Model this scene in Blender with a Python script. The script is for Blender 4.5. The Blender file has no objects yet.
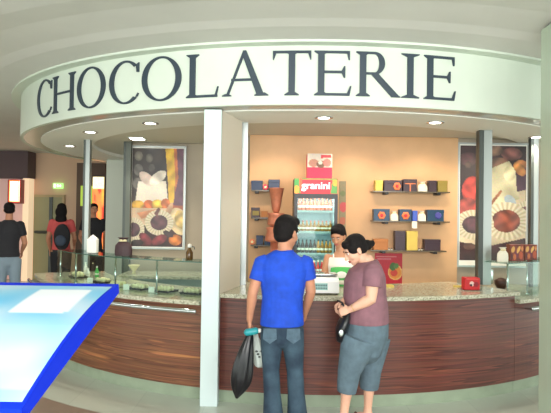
import bpy, bmesh, math, random
from mathutils import Vector, Matrix
random.seed(7)
PI=math.pi
S=bpy.context.scene; COL=S.collection
S.view_settings.view_transform='Standard'; S.view_settings.look='None'
S.view_settings.gamma=1; S.view_settings.exposure=0.55; S.view_settings.use_curve_mapping=False
# ---------------------------------------------------------------- camera
F=560.0; PIT=math.radians(0.8); ROL=math.radians(0.8); CH=1.7
cam=bpy.data.cameras.new('camera'); co=bpy.data.objects.new('camera',cam); COL.objects.link(co)
cam.sensor_width=36; cam.lens=36*F/551; cam.clip_start=.05
co.matrix_world=Matrix.Translation((0,0,CH))@Matrix.Rotation(PI/2+PIT,4,'X')@Matrix.Rotation(ROL,4,'Z')
S.camera=co
def P(px,py,Y):
    """point of the place seen at pixel px,py standing at distance Y"""
    x=(px-275.5)/F; y=(206.5-py)/F; c,s=math.cos(ROL),math.sin(ROL)
    x,y=c*x-s*y,s*x+c*y
    d=Vector((x,math.cos(PIT)-y*math.sin(PIT),math.sin(PIT)+y*math.cos(PIT)))
    return Vector((0,0,CH))+d*(Y/d.y)
def X(px,Y,py=215): return P(px,py,Y).x
def Z(py,Y,px=275): return P(px,py,Y).z
# ---------------------------------------------------------------- materials
def lin(c):
    r=[]
    for v in c:
        v/=255.0; r.append(v/12.92 if v<=.04045 else ((v+.055)/1.055)**2.4)
    return (*r,1)
def newmat(n):
    m=bpy.data.materials.new(n); m.use_nodes=True; return m,m.node_tree.nodes,m.node_tree.links,m.node_tree.nodes['Principled BSDF']
def mat(n,c,rough=.6,metal=0,emit=None,es=0,noise=0,scale=20,spec=.5):
    m,N,L,b=newmat(n); b.inputs['Base Color'].default_value=lin(c)
    b.inputs['Roughness'].default_value=rough; b.inputs['Metallic'].default_value=metal
    b.inputs['Specular IOR Level'].default_value=spec
    if emit: b.inputs['Emission Color'].default_value=lin(emit); b.inputs['Emission Strength'].default_value=es
    if noise:
        t=N.new('ShaderNodeTexNoise'); t.inputs['Scale'].default_value=scale; t.inputs['Detail'].default_value=4
        tc=N.new('ShaderNodeTexCoord'); L.new(tc.outputs['Object'],t.inputs['Vector'])
        r=N.new('ShaderNodeValToRGB'); a=[v*(1-noise) for v in c]; z=[min(255,v*(1+noise*.6)) for v in c]
        r.color_ramp.elements[0].color=lin(a); r.color_ramp.elements[1].color=lin(z)
        r.color_ramp.elements[0].position=.3; r.color_ramp.elements[1].position=.7
        L.new(t.outputs['Fac'],r.inputs['Fac']); L.new(r.outputs['Color'],b.inputs['Base Color'])
    return m
def vcmat(n,rough=.4,es=0):
    m,N,L,b=newmat(n); a=N.new('ShaderNodeAttribute'); a.attribute_name='Col'
    L.new(a.outputs['Color'],b.inputs['Base Color']); b.inputs['Roughness'].default_value=rough
    if es: L.new(a.outputs['Color'],b.inputs['Emission Color']); b.inputs['Emission Strength'].default_value=es
    return m
def glassmat(n,tint=(225,238,232),ior=1.45):
    m=bpy.data.materials.new(n); m.use_nodes=True; N=m.node_tree.nodes; L=m.node_tree.links; N.clear()
    o=N.new('ShaderNodeOutputMaterial'); t=N.new('ShaderNodeBsdfTransparent'); t.inputs['Color'].default_value=lin(tint)
    g=N.new('ShaderNodeBsdfGlossy'); g.inputs['Roughness'].default_value=.02
    lw=N.new('ShaderNodeLayerWeight'); pw=N.new('ShaderNodeMath'); pw.operation='POWER'; pw.inputs[1].default_value=4; L.new(lw.outputs['Facing'],pw.inputs[0]); f=N.new('ShaderNodeMath'); f.operation='MULTIPLY_ADD'; f.inputs[1].default_value=.45; f.inputs[2].default_value=(ior-1)*.2; L.new(pw.outputs[0],f.inputs[0])
    x=N.new('ShaderNodeMixShader'); L.new(f.outputs[0],x.inputs[0]); L.new(t.outputs[0],x.inputs[1]); L.new(g.outputs[0],x.inputs[2]); L.new(x.outputs[0],o.inputs[0])
    return m
def woodmat(n,base,dark,light,rough=.35):
    m,N,L,b=newmat(n); uv=N.new('ShaderNodeUVMap'); mp=N.new('ShaderNodeMapping'); L.new(uv.outputs[0],mp.inputs['Vector'])
    mp.inputs['Scale'].default_value=(.22,9,1)
    a=N.new('ShaderNodeTexNoise'); a.inputs['Scale'].default_value=1.6; a.inputs['Detail'].default_value=3; a.inputs['Distortion'].default_value=.25
    L.new(mp.outputs[0],a.inputs['Vector'])
    w=N.new('ShaderNodeMath'); w.operation='MULTIPLY'; w.inputs[1].default_value=6; L.new(a.outputs['Fac'],w.inputs[0])
    fr=N.new('ShaderNodeMath'); fr.operation='FRACT'; L.new(w.outputs[0],fr.inputs[0])
    r=N.new('ShaderNodeValToRGB'); e=r.color_ramp.elements
    e[0].position=0; e[0].color=lin(base); e[1].position=.45; e[1].color=lin([v*.9 for v in base])
    k=e.new(.72); k.color=lin([(base[i]+dark[i])/2 for i in range(3)]); k=e.new(.84); k.color=lin(dark); k=e.new(.93); k.color=lin([base[i]*.7+light[i]*.3 for i in range(3)]); k=e.new(1); k.color=lin(base)
    L.new(fr.outputs[0],r.inputs['Fac'])
    # sparse flame figures
    mp2=N.new('ShaderNodeMapping'); mp2.inputs['Scale'].default_value=(.8,15,1); L.new(uv.outputs[0],mp2.inputs['Vector'])
    b2=N.new('ShaderNodeTexNoise'); b2.inputs['Scale'].default_value=1.1; b2.inputs['Detail'].default_value=2; b2.inputs['Distortion'].default_value=.5; L.new(mp2.outputs[0],b2.inputs['Vector'])
    r2=N.new('ShaderNodeValToRGB'); q=r2.color_ramp.elements; q[0].position=.64; q[0].color=(0,0,0,1); q[1].position=.74; q[1].color=(.8,.8,.8,1); L.new(b2.outputs['Fac'],r2.inputs['Fac'])
    mx=N.new('ShaderNodeMixRGB'); L.new(r2.outputs['Color'],mx.inputs['Fac']); L.new(r.outputs['Color'],mx.inputs[1]); mx.inputs[2].default_value=lin(light)
    # fine fibres
    mp3=N.new('ShaderNodeMapping'); mp3.inputs['Scale'].default_value=(3,120,1); L.new(uv.outputs[0],mp3.inputs['Vector'])
    c=N.new('ShaderNodeTexNoise'); c.inputs['Scale'].default_value=1; c.inputs['Detail'].default_value=3; L.new(mp3.outputs[0],c.inputs['Vector'])
    m2=N.new('ShaderNodeMixRGB'); m2.blend_type='OVERLAY'; m2.inputs['Fac'].default_value=.45; L.new(mx.outputs[0],m2.inputs[1]); L.new(c.outputs['Color'],m2.inputs[2])
    hs=N.new('ShaderNodeHueSaturation'); hs.inputs['Saturation'].default_value=.95; L.new(m2.outputs[0],hs.inputs['Color'])
    L.new(hs.outputs[0],b.inputs['Base Color']); b.inputs['Roughness'].default_value=rough
    return m
def granitemat(n,cols,rough=.12,scale=90):
    m,N,L,b=newmat(n); tc=N.new('ShaderNodeTexCoord')
    t=N.new('ShaderNodeTexVoronoi'); t.inputs['Scale'].default_value=scale; L.new(tc.outputs['Object'],t.inputs['Vector'])
    n2=N.new('ShaderNodeTexNoise'); n2.inputs['Scale'].default_value=scale*.35; n2.inputs['Detail'].default_value=6; L.new(tc.outputs['Object'],n2.inputs['Vector'])
    ad=N.new('ShaderNodeMixRGB'); ad.inputs['Fac'].default_value=.55; L.new(t.outputs['Color'],ad.inputs[1]); L.new(n2.outputs['Color'],ad.inputs[2])
    bw=N.new('ShaderNodeRGBToBW'); L.new(ad.outputs[0],bw.inputs[0])
    r=N.new('ShaderNodeValToRGB'); e=r.color_ramp.elements; e[0].position=.30; e[0].color=lin(cols[0]); e[1].position=.66; e[1].color=lin(cols[2]); k=e.new(.45); k.color=lin(cols[1])
    L.new(bw.outputs[0],r.inputs['Fac']); L.new(r.outputs['Color'],b.inputs['Base Color']); b.inputs['Roughness'].default_value=rough
    return m
M=dict(
 fascia=mat('fascia_white',(206,216,202),.5,noise=.02,scale=2), letter=mat('letter_slate',(44,58,70),.5),
 soffit=mat('soffit_white',(236,236,228),.6), strip=mat('soffit_strip',(176,176,166),.25), ceil=mat('ceiling_plaster',(214,212,207),.8,noise=.02,scale=1.5),
 ceil2=mat('ceiling_ring_plaster',(186,190,180),.8), inceil=mat('interior_ceiling',(214,210,196),.6),
 orange=mat('ochre_wall',(212,168,124),.55,noise=.04,scale=3), greige=mat('greige_wall',(168,156,138),.6,noise=.03,scale=3),
 white=mat('white_paint',(206,222,222),.45), beige=mat('beige_panel',(208,200,184),.5), cream=mat('cream_paint',(232,222,196),.6),
 metal=mat('brushed_steel',(160,166,164),.35,.7), dark=mat('dark_metal',(74,80,78),.4,.3), dark2=mat('dark_green_grey',(92,98,90),.5), pale=mat('pale_paint',(196,202,190),.5), chrome=mat('chrome',(205,210,212),.15,1),
 wood=woodmat('walnut_laminate',(128,78,50),(82,46,30),(190,122,66)), woodr=woodmat('reddish_laminate',(108,56,44),(68,32,28),(156,80,52)),
 granite=granitemat('granite',[(112,110,92),(168,166,142),(206,202,178)],.1,130), kick=mat('plinth_stone',(148,162,140),.3,noise=.06,scale=6),
 glass=glassmat('clear_glass',(236,246,242),1.12), glass2=glassmat('tinted_glass',(214,230,224),1.2), gedge=mat('glass_edge',(50,92,80),.2),
 blue=mat('royal_blue_plastic',(3,40,190),.7,spec=.15), black=mat('black_plastic',(22,23,26),.4), blackbag=mat('black_polythene',(24,26,30),.28),
 skin=mat('skin',(192,134,104),.55,noise=.04,scale=12), skin2=mat('pale_skin',(222,172,146),.55,noise=.04,scale=12), skin3=mat('tan_skin',(196,140,108),.55),
 hair=mat('black_hair',(22,18,18),.75,noise=.3,scale=60,spec=.2), lips=mat('lips',(176,88,82),.5), eyew=mat('eye_white',(235,232,228),.3), iris=mat('iris',(40,28,22),.2),
 poloblue=mat('blue_pique',(18,72,196),.8,noise=.10,scale=14), mauve=mat('mauve_knit',(134,94,104),.85,noise=.08,scale=14),
 greypant=mat('blue_grey_twill',(92,112,124),.85,noise=.10,scale=16), whitecloth=mat('white_cotton',(238,236,228),.8), redcloth=mat('coral_cloth',(200,84,84),.8),
 blackcloth=mat('black_cloth',(34,34,40),.85), jeans2=mat('pale_denim',(128,146,160),.85), shoe=mat('shoe_leather',(40,34,34),.5), teal=mat('teal_plastic',(40,150,158),.3),
 floor2=mat('brown_floor_ring',(140,122,108),.3,noise=.05,scale=5), wallmall=mat('mall_wall',(226,192,162),.7,noise=.03,scale=1), door=mat('door_grey_green',(160,158,122),.6),
 choc=mat('dark_chocolate',(62,36,30),.4), creamch=mat('cream_chocolate',(228,214,170),.5), milk=mat('milk_chocolate',(140,84,50),.4), copper=mat('copper_brown',(186,112,84),.35,.2,noise=.08,scale=25),
 yellow=mat('yellow_card',(206,180,84),.5), olive=mat('olive_card',(140,122,50),.5), navy=mat('navy_card',(26,48,84),.4), tealbox=mat('petrol_card',(20,60,92),.4),
 darkbox=mat('aubergine_card',(52,32,44),.4), whitebag=mat('white_paper',(232,226,208),.6), orangec=mat('orange_foil',(222,120,70),.4), red=mat('red_card',(206,30,44),.45),
 pink=mat('magenta_card',(214,40,84),.5), greenbag=mat('green_print',(70,176,84),.5), woodbox=mat('wooden_box',(176,112,60),.6), tray=mat('black_tray',(40,38,40),.4),
 juice=mat('orange_juice',(196,80,22),.25), cola=mat('dark_drink',(50,30,26),.2), redcap=mat('red_lid',(196,50,44),.4), amber=mat('amber_drink',(160,110,44),.25),
 bottleglass=mat('brown_glass',(92,66,34),.2), lcd=mat('lcd',(110,158,150),.3,emit=(120,170,160),es=.3),
 fridgein=mat('fridge_liner',(176,204,208),.5), brownbag=mat('brown_paper_bag',(66,44,48),.6), clearplastic=mat('translucent_bag',(196,206,200),.3),
)
def emis(n,c,s):
    m=mat(n,c,.5,emit=c,es=s); return m
M['lamp']=emis('lamp_glow',(255,250,240),9); M['neon']=emis('neon_glow',(255,120,60),2.2); M['neonw']=emis('neon_white',(255,238,210),3.5)
M['exit']=emis('exit_green',(150,215,120),1.2); M['shopglow']=emis('lit_shop_panel',(236,206,170),.5); M['gran']=emis('white_lit_text',(255,235,245),.9)
# denim with fade
m,N,L,b=newmat('dark_denim'); tc=N.new('ShaderNodeTexCoord'); t=N.new('ShaderNodeTexNoise'); t.inputs['Scale'].default_value=7; t.inputs['Detail'].default_value=6
L.new(tc.outputs['Object'],t.inputs['Vector']); r=N.new('ShaderNodeValToRGB'); r.color_ramp.elements[0].position=.35; r.color_ramp.elements[0].color=lin((36,54,72)); r.color_ramp.elements[1].position=.72; r.color_ramp.elements[1].color=lin((66,90,106))
L.new(t.outputs['Fac'],r.inputs['Fac']); L.new(r.outputs[0],b.inputs['Base Color']); b.inputs['Roughness'].default_value=.85; M['jeans']=m
# floor
m,N,L,b=newmat('pale_floor'); tc=N.new('ShaderNodeTexCoord'); t=N.new('ShaderNodeTexBrick'); t.offset=0; mp=N.new('ShaderNodeMapping'); L.new(tc.outputs['Object'],mp.inputs['Vector']); L.new(mp.outputs[0],t.inputs['Vector'])
t.inputs['Scale'].default_value=1; t.inputs['Mortar Size'].default_value=.004; t.inputs['Brick Width'].default_value=.6; t.inputs['Row Height'].default_value=.6
t.inputs['Color1'].default_value=lin((196,204,190)); t.inputs['Color2'].default_value=lin((190,199,186)); t.inputs['Mortar'].default_value=lin((184,192,180))
L.new(t.outputs['Color'],b.inputs['Base Color']); b.inputs['Roughness'].default_value=.16; M['floor']=m
# ---------------------------------------------------------------- builders
def tag(o,label=None,cat=None,group=None,kind=None):
    if label: o['label']=label
    if cat: o['category']=cat
    if group: o['group']=group
    if kind: o['kind']=kind
    return o
def obj(name,bm,m,parent=None,smooth=False,bev=0):
    me=bpy.data.meshes.new(name)
    if isinstance(bm,bmesh.types.BMesh):
        bmesh.ops.recalc_face_normals(bm,faces=bm.faces); bm.to_mesh(me); bm.free()
    else: me=bm; me.name=name
    o=bpy.data.objects.new(name,me); COL.objects.link(o)
    for q in (m if isinstance(m,(list,tuple)) else [m]): me.materials.append(q)
    if smooth:
        for p in me.polygons: p.use_smooth=True
    if parent:
        o.parent=parent; o.matrix_parent_inverse=parent_inv(parent)
    if bev:
        d=o.modifiers.new('bevel','BEVEL'); d.width=bev; d.segments=2; d.limit_method='ANGLE'
    return o
def parent_inv(p):
    m=Matrix.Identity(4); chain=[]
    q=p
    while q: chain.append(q); q=q.parent
    w=Matrix.Identity(4)
    for q in reversed(chain): w=w@(q.matrix_parent_inverse if q.parent else Matrix.Identity(4))@q.matrix_basis
    return w.inverted()
def empty(name,loc,label,cat,group=None):
    o=bpy.data.objects.new(name,None); COL.objects.link(o); o.location=loc; o.empty_display_size=.1
    return tag(o,label,cat,group)
def B(): return bmesh.new()
def box(bm,x0,x1,y0,y1,z0,z1,mi=0):
    v=[bm.verts.new(p) for p in ((x0,y0,z0),(x1,y0,z0),(x1,y1,z0),(x0,y1,z0),(x0,y0,z1),(x1,y0,z1),(x1,y1,z1),(x0,y1,z1))]
    for f in ((0,3,2,1),(4,5,6,7),(0,1,5,4),(1,2,6,5),(2,3,7,6),(3,0,4,7)):
        q=bm.faces.new([v[i] for i in f]); q.material_index=mi
    return bm
def prism(bm,poly,z0,z1):
    a=[bm.verts.new((x,y,z0)) for x,y in poly]; b=[bm.verts.new((x,y,z1)) for x,y in poly]; n=len(poly)
    bm.faces.new(a[::-1]); bm.faces.new(b)
    for i in range(n): bm.faces.new((a[i],a[(i+1)%n],b[(i+1)%n],b[i]))
    return bm
def frame_axes(t,side):
    t=t.normalized(); a=side-t*side.dot(t)
    if a.length<1e-4: a=t.orthogonal()
    a.normalize(); return a,t.cross(a)
def tube(bm,pts,rad,n=14,side=Vector((1,0,0)),cap=True,closed_round=True):
    pts=[Vector(p) for p in pts]; R=[r if isinstance(r,(tuple,list)) else (r,r) for r in rad]
    if closed_round:
        d0=(pts[0]-pts[1]).normalized(); d1=(pts[-1]-pts[-2]).normalized()
        r0=min(R[0]);r1=min(R[-1])
        pre=[(pts[0]+d0*r0*math.sin(k),(R[0][0]*math.cos(k),R[0][1]*math.cos(k))) for k in (1.35,.9,.45)]
        post=[(pts[-1]+d1*r1*math.sin(k),(R[-1][0]*math.cos(k),R[-1][1]*math.cos(k))) for k in (.45,.9,1.35)]
        pts=[p for p,_ in pre]+pts+[p for p,_ in post]; R=[r for _,r in pre]+R+[r for _,r in post]
    rings=[]
    for i,p in enumerate(pts):
        t=(pts[min(i+1,len(pts)-1)]-pts[max(i-1,0)]); a,b=frame_axes(t,side)
        rings.append([bm.verts.new(p+a*R[i][0]*math.cos(2*PI*k/n)+b*R[i][1]*math.sin(2*PI*k/n)) for k in range(n)])
    for i in range(len(rings)-1):
        for k in range(n): bm.faces.new((rings[i][k],rings[i][(k+1)%n],rings[i+1][(k+1)%n],rings[i+1][k]))
    if cap: bm.faces.new(rings[0][::-1]); bm.faces.new(rings[-1])
    return bm
def ball(bm,c,r,rot=None,seg=16):
    if not isinstance(r,(tuple,list)): r=(r,r,r)
    mt=Matrix.Translation(c)@(rot.to_4x4() if rot else Matrix.Identity(4))@Matrix.Diagonal((*r,1))
    bmesh.ops.create_uvsphere(bm,u_segments=seg,v_segments=seg//2+2,radius=1,matrix=mt); return bm
def lathe(bm,prof,c=(0,0,0),n=20):
    rings=[[bm.verts.new((c[0]+r*math.cos(2*PI*k/n),c[1]+r*math.sin(2*PI*k/n),c[2]+z)) for k in range(n)] for r,z in prof]
    for i in range(len(rings)-1):
        for k in range(n): bm.faces.new((rings[i][k],rings[i][(k+1)%n],rings[i+1][(k+1)%n],rings[i+1][k]))
    bm.faces.new(rings[0][::-1]); bm.faces.new(rings[-1]); return bm
def remesh(bm,vox,sm=4,fac=.5):
    me=bpy.data.meshes.new('t'); bmesh.ops.recalc_face_normals(bm,faces=bm.faces); bm.to_mesh(me); bm.free(); o=bpy.data.objects.new('t',me); COL.objects.link(o)
    r=o.modifiers.new('r','REMESH'); r.mode='VOXEL'; r.voxel_size=vox; r.adaptivity=0
    s=o.modifiers.new('s','SMOOTH'); s.iterations=sm; s.factor=fac
    bpy.context.view_layer.update(); dg=bpy.context.evaluated_depsgraph_get()
    out=bpy.data.meshes.new_from_object(o.evaluated_get(dg)); bpy.data.objects.remove(o); return out
KX,KY=.447,8.766
def K(a,R,z=0): a=math.radians(a); return Vector((KX+R*math.sin(a),KY-R*math.cos(a),z))
def arc(bm,R0,R1,z0,z1,a0,a1,step=1.5,closed=False):
    """curved box between radii; UV = arc length, height"""
    n=max(1,int(abs(a1-a0)/step)); uv=bm.loops.layers.uv.verify(); cols=[]
    for i in range(n+1):
        if closed and i==n: cols.append(cols[0]); continue
        a=a0+(a1-a0)*i/n
        cols.append([bm.verts.new(K(a,R,z)) for R,z in ((R1,z0),(R1,z1),(R0,z1),(R0,z0))])
    for i in range(n):
        for k in range(4):
            f=bm.faces.new((cols[i][k],cols[i+1][k],cols[i+1][(k+1)%4],cols[i][(k+1)%4]))
            ang=[a0+(a1-a0)*i/n,a0+(a1-a0)*(i+1)/n]
            for l,aa in zip(f.loops,(ang[0],ang[1],ang[1],ang[0])): l[uv].uv=(math.radians(aa)*R1+20,l.vert.co.z+.3*(k%2))
    if not closed: bm.faces.new(cols[0]); bm.faces.new(cols[-1][::-1])
    return bm
def picture(name,o,ux,uy,w,h,nx,ny,fn,m,parent=None):
    """a printed face: fine grid coloured by fn(u,v), u to the right, v downwards, origin at its top left"""
    me=bpy.data.meshes.new(name); o=Vector(o); vs=[];fs=[]
    for j in range(ny+1):
        for i in range(nx+1): vs.append(o+ux*(w*i/nx)-uy*(h*j/ny))
    for j in range(ny):
        for i in range(nx): a=j*(nx+1)+i; fs.append((a,a+nx+1,a+nx+2,a+1))
    me.from_pydata(vs,[],fs); c=me.color_attributes.new('Col','FLOAT_COLOR','POINT')
    for j in range(ny+1):
        for i in range(nx+1): c.data[j*(nx+1)+i].color=lin([q*.9*(1+random.uniform(-.05,.05)) for q in fn(i/nx,j/ny)])
    return obj(name,me,m,parent)
def shapes(bg,L):
    def fn(u,v):
        c=bg(u,v) if callable(bg) else bg
        for s in L:
            if s[0]=='e':
                _,cx,cy,rx,ry,rot,col=s; dx,dy=u-cx,v-cy; ca,sa=math.cos(rot),math.sin(rot); x=(dx*ca+dy*sa)/rx; y=(-dx*sa+dy*ca)/ry
                if x*x+y*y<1: c=col(u,v,x,y) if callable(col) else col
            else:
                _,pl,col=s; ins=False; j=len(pl)-1
                for i in range(len(pl)):
                    if (pl[i][1]>v)!=(pl[j][1]>v) and u<(pl[j][0]-pl[i][0])*(v-pl[i][1])/(pl[j][1]-pl[i][1])+pl[i][0]: ins=not ins
                    j=i
                if ins: c=col(u,v,0,0) if callable(col) else col
        return c
    return fn
VX=Vector((1,0,0)); VZ=Vector((0,0,1)); VY=Vector((0,1,0))
M['print']=vcmat('printed_poster',.3); M['printbox']=vcmat('printed_card',.5); M['map']=vcmat('map_print',.45)
M['header']=vcmat('lit_header_print',.4,.35)
# ================================================================ SETTING
bm=B(); box(bm,-16,12,-6,24,-.1,-.012); tag(obj('floor',bm,M['floor']),kind='structure')
bm=B(); arc(bm,4.431,5.3,-.0119,0,0,360,3,True); tag(obj('floor_ring',bm,M['floor2']),kind='structure')
bm=B(); arc(bm,.02,4.43,-.0119,0,0,360,3,True); tag(obj('floor_disc',bm,M['floor']),kind='structure')
bpy.data.objects['floor_disc'].name='floor_inner'
# ceiling with stepped rings round the kiosk
def ringprof(bm,prof,n=144):
    rr=[[bm.verts.new(K(360*k/n,R,z)) for k in range(n)] for R,z in prof]
    for i in range(len(rr)-1):
        for k in range(n): bm.faces.new((rr[i][k],rr[i][(k+1)%n],rr[i+1][(k+1)%n],rr[i+1][k]))
    return bm
bm=B(); ringprof(bm,[(3.9,3.15),(4.18,3.15),(4.48,3.152),(4.62,3.168),(5.0,3.172),(5.27,3.15),(26,3.15),(26,3.4),(3.9,3.4),(3.9,3.15)])
tag(obj('ceiling',bm,M['ceil']),kind='structure')
bm=B(); arc(bm,4.0,4.17,3.1301,3.1499,0,360,2.5,True); tag(obj('trim_1',bm,M['fascia']),kind='structure')
# mall walls far behind
bm=B(); box(bm,-16,12,14.0,14.2,0,3.15); tag(obj('wall_back',bm,M['wallmall']),kind='structure')
bm=B(); box(bm,-12.2,-12,3,14,0,3.15); tag(obj('wall_left',bm,M['wallmall']),kind='structure')
# kiosk inner walls
bm=B(); box(bm,X(249,6.85),X(457.5,6.85),6.85,6.95,0,2.67); tag(obj('wall_rear',bm,M['orange']),kind='structure')
bm=B(); box(bm,X(457.5,6.85)+.001,3.5,6.9,7.0,0,2.67); tag(obj('wall_right',bm,M['greige']),kind='structure')
bm=B(); prism(bm,[(X(130,7.8),7.8),(-.52,7.8),(-.52,6.951),(X(249,6.85)+.04,6.951),(X(249,6.85)+.04,7.9),(X(130,7.8),7.9)],0,2.67); tag(obj('wall_side',bm,M['greige']),kind='structure')
# ================================================================ CANOPY
canopy=empty('kiosk_canopy',(KX,KY,2.63),'round white canopy over the kiosk lettered CHOCOLATERIE in dark capitals','canopy')
RF=4.06; ZB,ZT=2.628,3.13
bm=B(); arc(bm,RF-.04,RF,ZB,ZT,0,360,2,True); obj('fascia',bm,M['fascia'],canopy,True); 
for p in bpy.data.objects['fascia'].data.polygons: p.use_smooth=False
bm=B(); arc(bm,RF-.24,RF-.041,ZB+.004,ZB+.03,0,360,2,True); obj('underside_strip',bm,M['strip'],canopy)
bm=B(); arc(bm,3.15,RF-.241,ZB-.004,ZB+.10,0,360,2,True); obj('soffit',bm,M['soffit'],canopy)
bm=B(); arc(bm,.05,3.149,2.672,2.73,0,360,2,True); obj('inner_ceiling',bm,M['inceil'],canopy)
# --- letters
def ang(px,py=85):
    a=P(px,py,1)-Vector((0,0,CH)); # ray-cylinder
    dx,dy=a.x,a.y; A=dx*dx+dy*dy; Bq=-2*(dx*KX+dy*KY); Cq=KX*KX+KY*KY-(RF+.012)**2
    t=(-Bq-math.sqrt(Bq*Bq-4*A*Cq))/(2*A); return math.degrees(math.atan2(dx*t-KX,KY-dy*t))
TH,TN,SF=.145,.055,.035
def rect(x0,x1,y0,y1): return [(x0,y0),(x1,y0),(x1,y1),(x0,y1)]
def stem(xc,w,y0=0,y1=1,s=.085):
    a,b=xc-w/2,xc+w/2
    return [rect(a,b,y0,y1),[(a-s,y0),(b+s,y0),(b+s,y0+SF*.6),(b,y0+.075),(a,y0+.075),(a-s,y0+SF*.6)],[(a,y1-.075),(b,y1-.075),(b+s,y1-SF*.6),(b+s,y1),(a-s,y1),(a-s,y1-SF*.6)]]
def ringarc(cx,cy,rx,ry,tx,ty,a0,a1,n=36):
    out=[]
    for i in range(n):
        q=[math.radians(a0+(a1-a0)*k/n) for k in (i,i+1)]
        out.append([(cx+rx*math.cos(q[0]),cy+ry*math.sin(q[0])),(cx+rx*math.cos(q[1]),cy+ry*math.sin(q[1])),(cx+(rx-tx)*math.cos(q[1]),cy+(ry-ty)*math.sin(q[1])),(cx+(rx-tx)*math.cos(q[0]),cy+(ry-ty)*math.sin(q[0]))])
    return out
def glyph(ch,w):
    if ch=='O': return ringarc(w/2,.5,w/2,.53,.15,.045,0,360,48)
    if ch=='C':
        o=ringarc(w*.56,.5,w*.56,.53,.15,.045,48,312,40)
        return o+[[(w*.93,.72),(w,.72),(w,.95),(w*.90,.90)],[(w*.90,.12),(w*.96,.13),(w,.20),(w*.97,.22)]]
    if ch=='I': return stem(w/2,TH,s=(w-TH)/2)
    if ch=='H': return stem(.085+TH/2,TH)+stem(w-.085-TH/2,TH)+[rect(.15,w-.15,.49,.49+TN)]
    if ch=='T': return stem(w/2,TH,s=.09)+[rect(.02,w-.02,1-TN,1),[(0,1),(.05,1),(.07,.94),(.02,.80),(.0,.80)],[(w-.05,1),(w,1),(w,.80),(w-.02,.80),(w-.07,.94)]]
    if ch=='L': return stem(.085+TH/2,TH)+[rect(.1,w-.03,0,TN),[(w-.16,0),(w-.05,0),(w,.24),(w-.03,.24),(w-.09,TN)]]
    if ch=='E': return stem(.085+TH/2,TH,s=.085)+[rect(.1,w-.04,0,TN),rect(.1,w-.07,1-TN,1),rect(.15,w-.2,.5,.5+TN),[(w-.17,0),(w-.04,0),(w,.22),(w-.03,.22),(w-.10,TN)],[(w-.16,1),(w-.04,1),(w-.04,.80),(w-.07,.80),(w-.10,1-TN)],[(w-.22,.5),(w-.17,.40),(w-.14,.40),(w-.14,.66),(w-.17,.66),(w-.22,.56)]]
    if ch=='A':
        ax=w*.47; s=.06
        return [[(s+.03,0),(s+.09,0),(ax+.02,.97),(ax-.02,1.03)],[(w-s-.20,0),(w-s-.03,0),(ax+.05,1.03),(ax-.03,1.03),(ax-.02,.88)],[(0,0),(.22,0),(.22,.02),(.13,.06),(.07,.05),(0,.02)],[(w-.32,0),(w,0),(w,.02),(w-.08,.07),(w-.22,.07),(w-.32,.02)],rect(w*.2,w*.7,.34,.34+TN)]
    if ch=='R':
        o=stem(.085+TH/2,TH)
        cx=.36*w/.85
        o+=ringarc(cx,.745,w*.66-cx,.255,.13,.05,-90,90,24)+[rect(.12,cx,.95,1),rect(.15,cx,.49,.54)]
        o+=[[(w*.34,.50),(w*.50,.52),(w*.99,.03),(w,0),(w*.82,0)],[(w*.80,0),(w+.02,0),(w+.02,.02),(w*.9,.08)]]
        return o
spans=[('C',37.5,51.5),('H',52.5,75),('O',77,105),('C',109,138.5),('O',141.5,181),('L',186,218.5),('A',222,268.5),('T',272.5,311),('E',314,351.5),('R',356,399.5),('I',401.5,419.4),('E',424,456)]
LZ0,LZ1=2.706,3.084
LH=LZ1-LZ0
for ch,p0,p1 in spans:
    a0,a1=ang(p0),ang(p1); w=math.radians(a1-a0)*RF/LH; bm=B()
    for pl in glyph(ch,w):
        ring=[]
        for R in (RF+.014,RF+.001):
            ring.append([bm.verts.new(K(a0+(a1-a0)*u/w,R,LZ0+v*LH)) for u,v in pl])
        n=len(pl)
        bm.faces.new(ring[0]); bm.faces.new(ring[1][::-1])
        for i in range(n): bm.faces.new((ring[0][i],ring[1][i],ring[1][(i+1)%n],ring[0][(i+1)%n]))
    obj('letter',bm,M['letter'],canopy)
# --- downlights
def lamp(kind,name,loc,power,color,size=.1,target=None,spot=None,parent=None):
    l=bpy.data.lights.new(name,kind); l.energy=power; l.color=color
    if kind=='AREA': l.shape='RECTANGLE'; l.size=size[0]; l.size_y=size[1]
    else: l.shadow_soft_size=size
    if spot: l.spot_size=math.radians(spot); l.spot_blend=.6
    o=bpy.data.objects.new(name,l); COL.objects.link(o); o.location=loc
    if target is not None: o.rotation_euler=(Vector(target)-Vector(loc)).to_track_quat('-Z','Y').to_euler()
    return o
WARM=(1,.80,.56)
dl=[(-75,'far left'),(-48.6,'left'),(-30.3,'lefthand'),(0,'front'),(18.6,'right'),(46.5,'far right')]
lbl={-75:'round recessed downlight in the canopy underside at its far left',-48.6:'round recessed downlight in the canopy underside, above the left glass display',
 -30.3:'round recessed downlight in the canopy underside, in front of the left chocolate poster',0:'round recessed downlight in the canopy underside, above the red fridge header',
 18.6:'round recessed downlight in the canopy underside, above the gift box shelves',46.5:'round recessed downlight in the canopy underside beside the right column'}
for a,_ in dl:
    c=K(a,3.47,ZB-.004); t=empty('downlight',c,lbl[a],'ceiling light','downlights in the canopy underside')
    bm=B(); lathe(bm,[(.055,0),(.085,0),(.088,-.006),(.06,-.008),(.055,-.004)],c,24); obj('trim_ring',bm,M['chrome'],t,True)
    bm=B(); lathe(bm,[(.054,-.001),(.054,-.006),(.03,-.009)],c,20); obj('bulb',bm,M['lamp'],t)
    lamp('SPOT','downlight_lamp',c+Vector((0,0,-.03)),26,(1,.9,.74),.05,c+Vector((0,0,-2)),120)
t=empty('downlight',P(136,138,7.3),'square recessed light in the inner ceiling above the left chocolate poster','ceiling light'); q=Vector((X(136,7.3),7.3,2.671))
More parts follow.
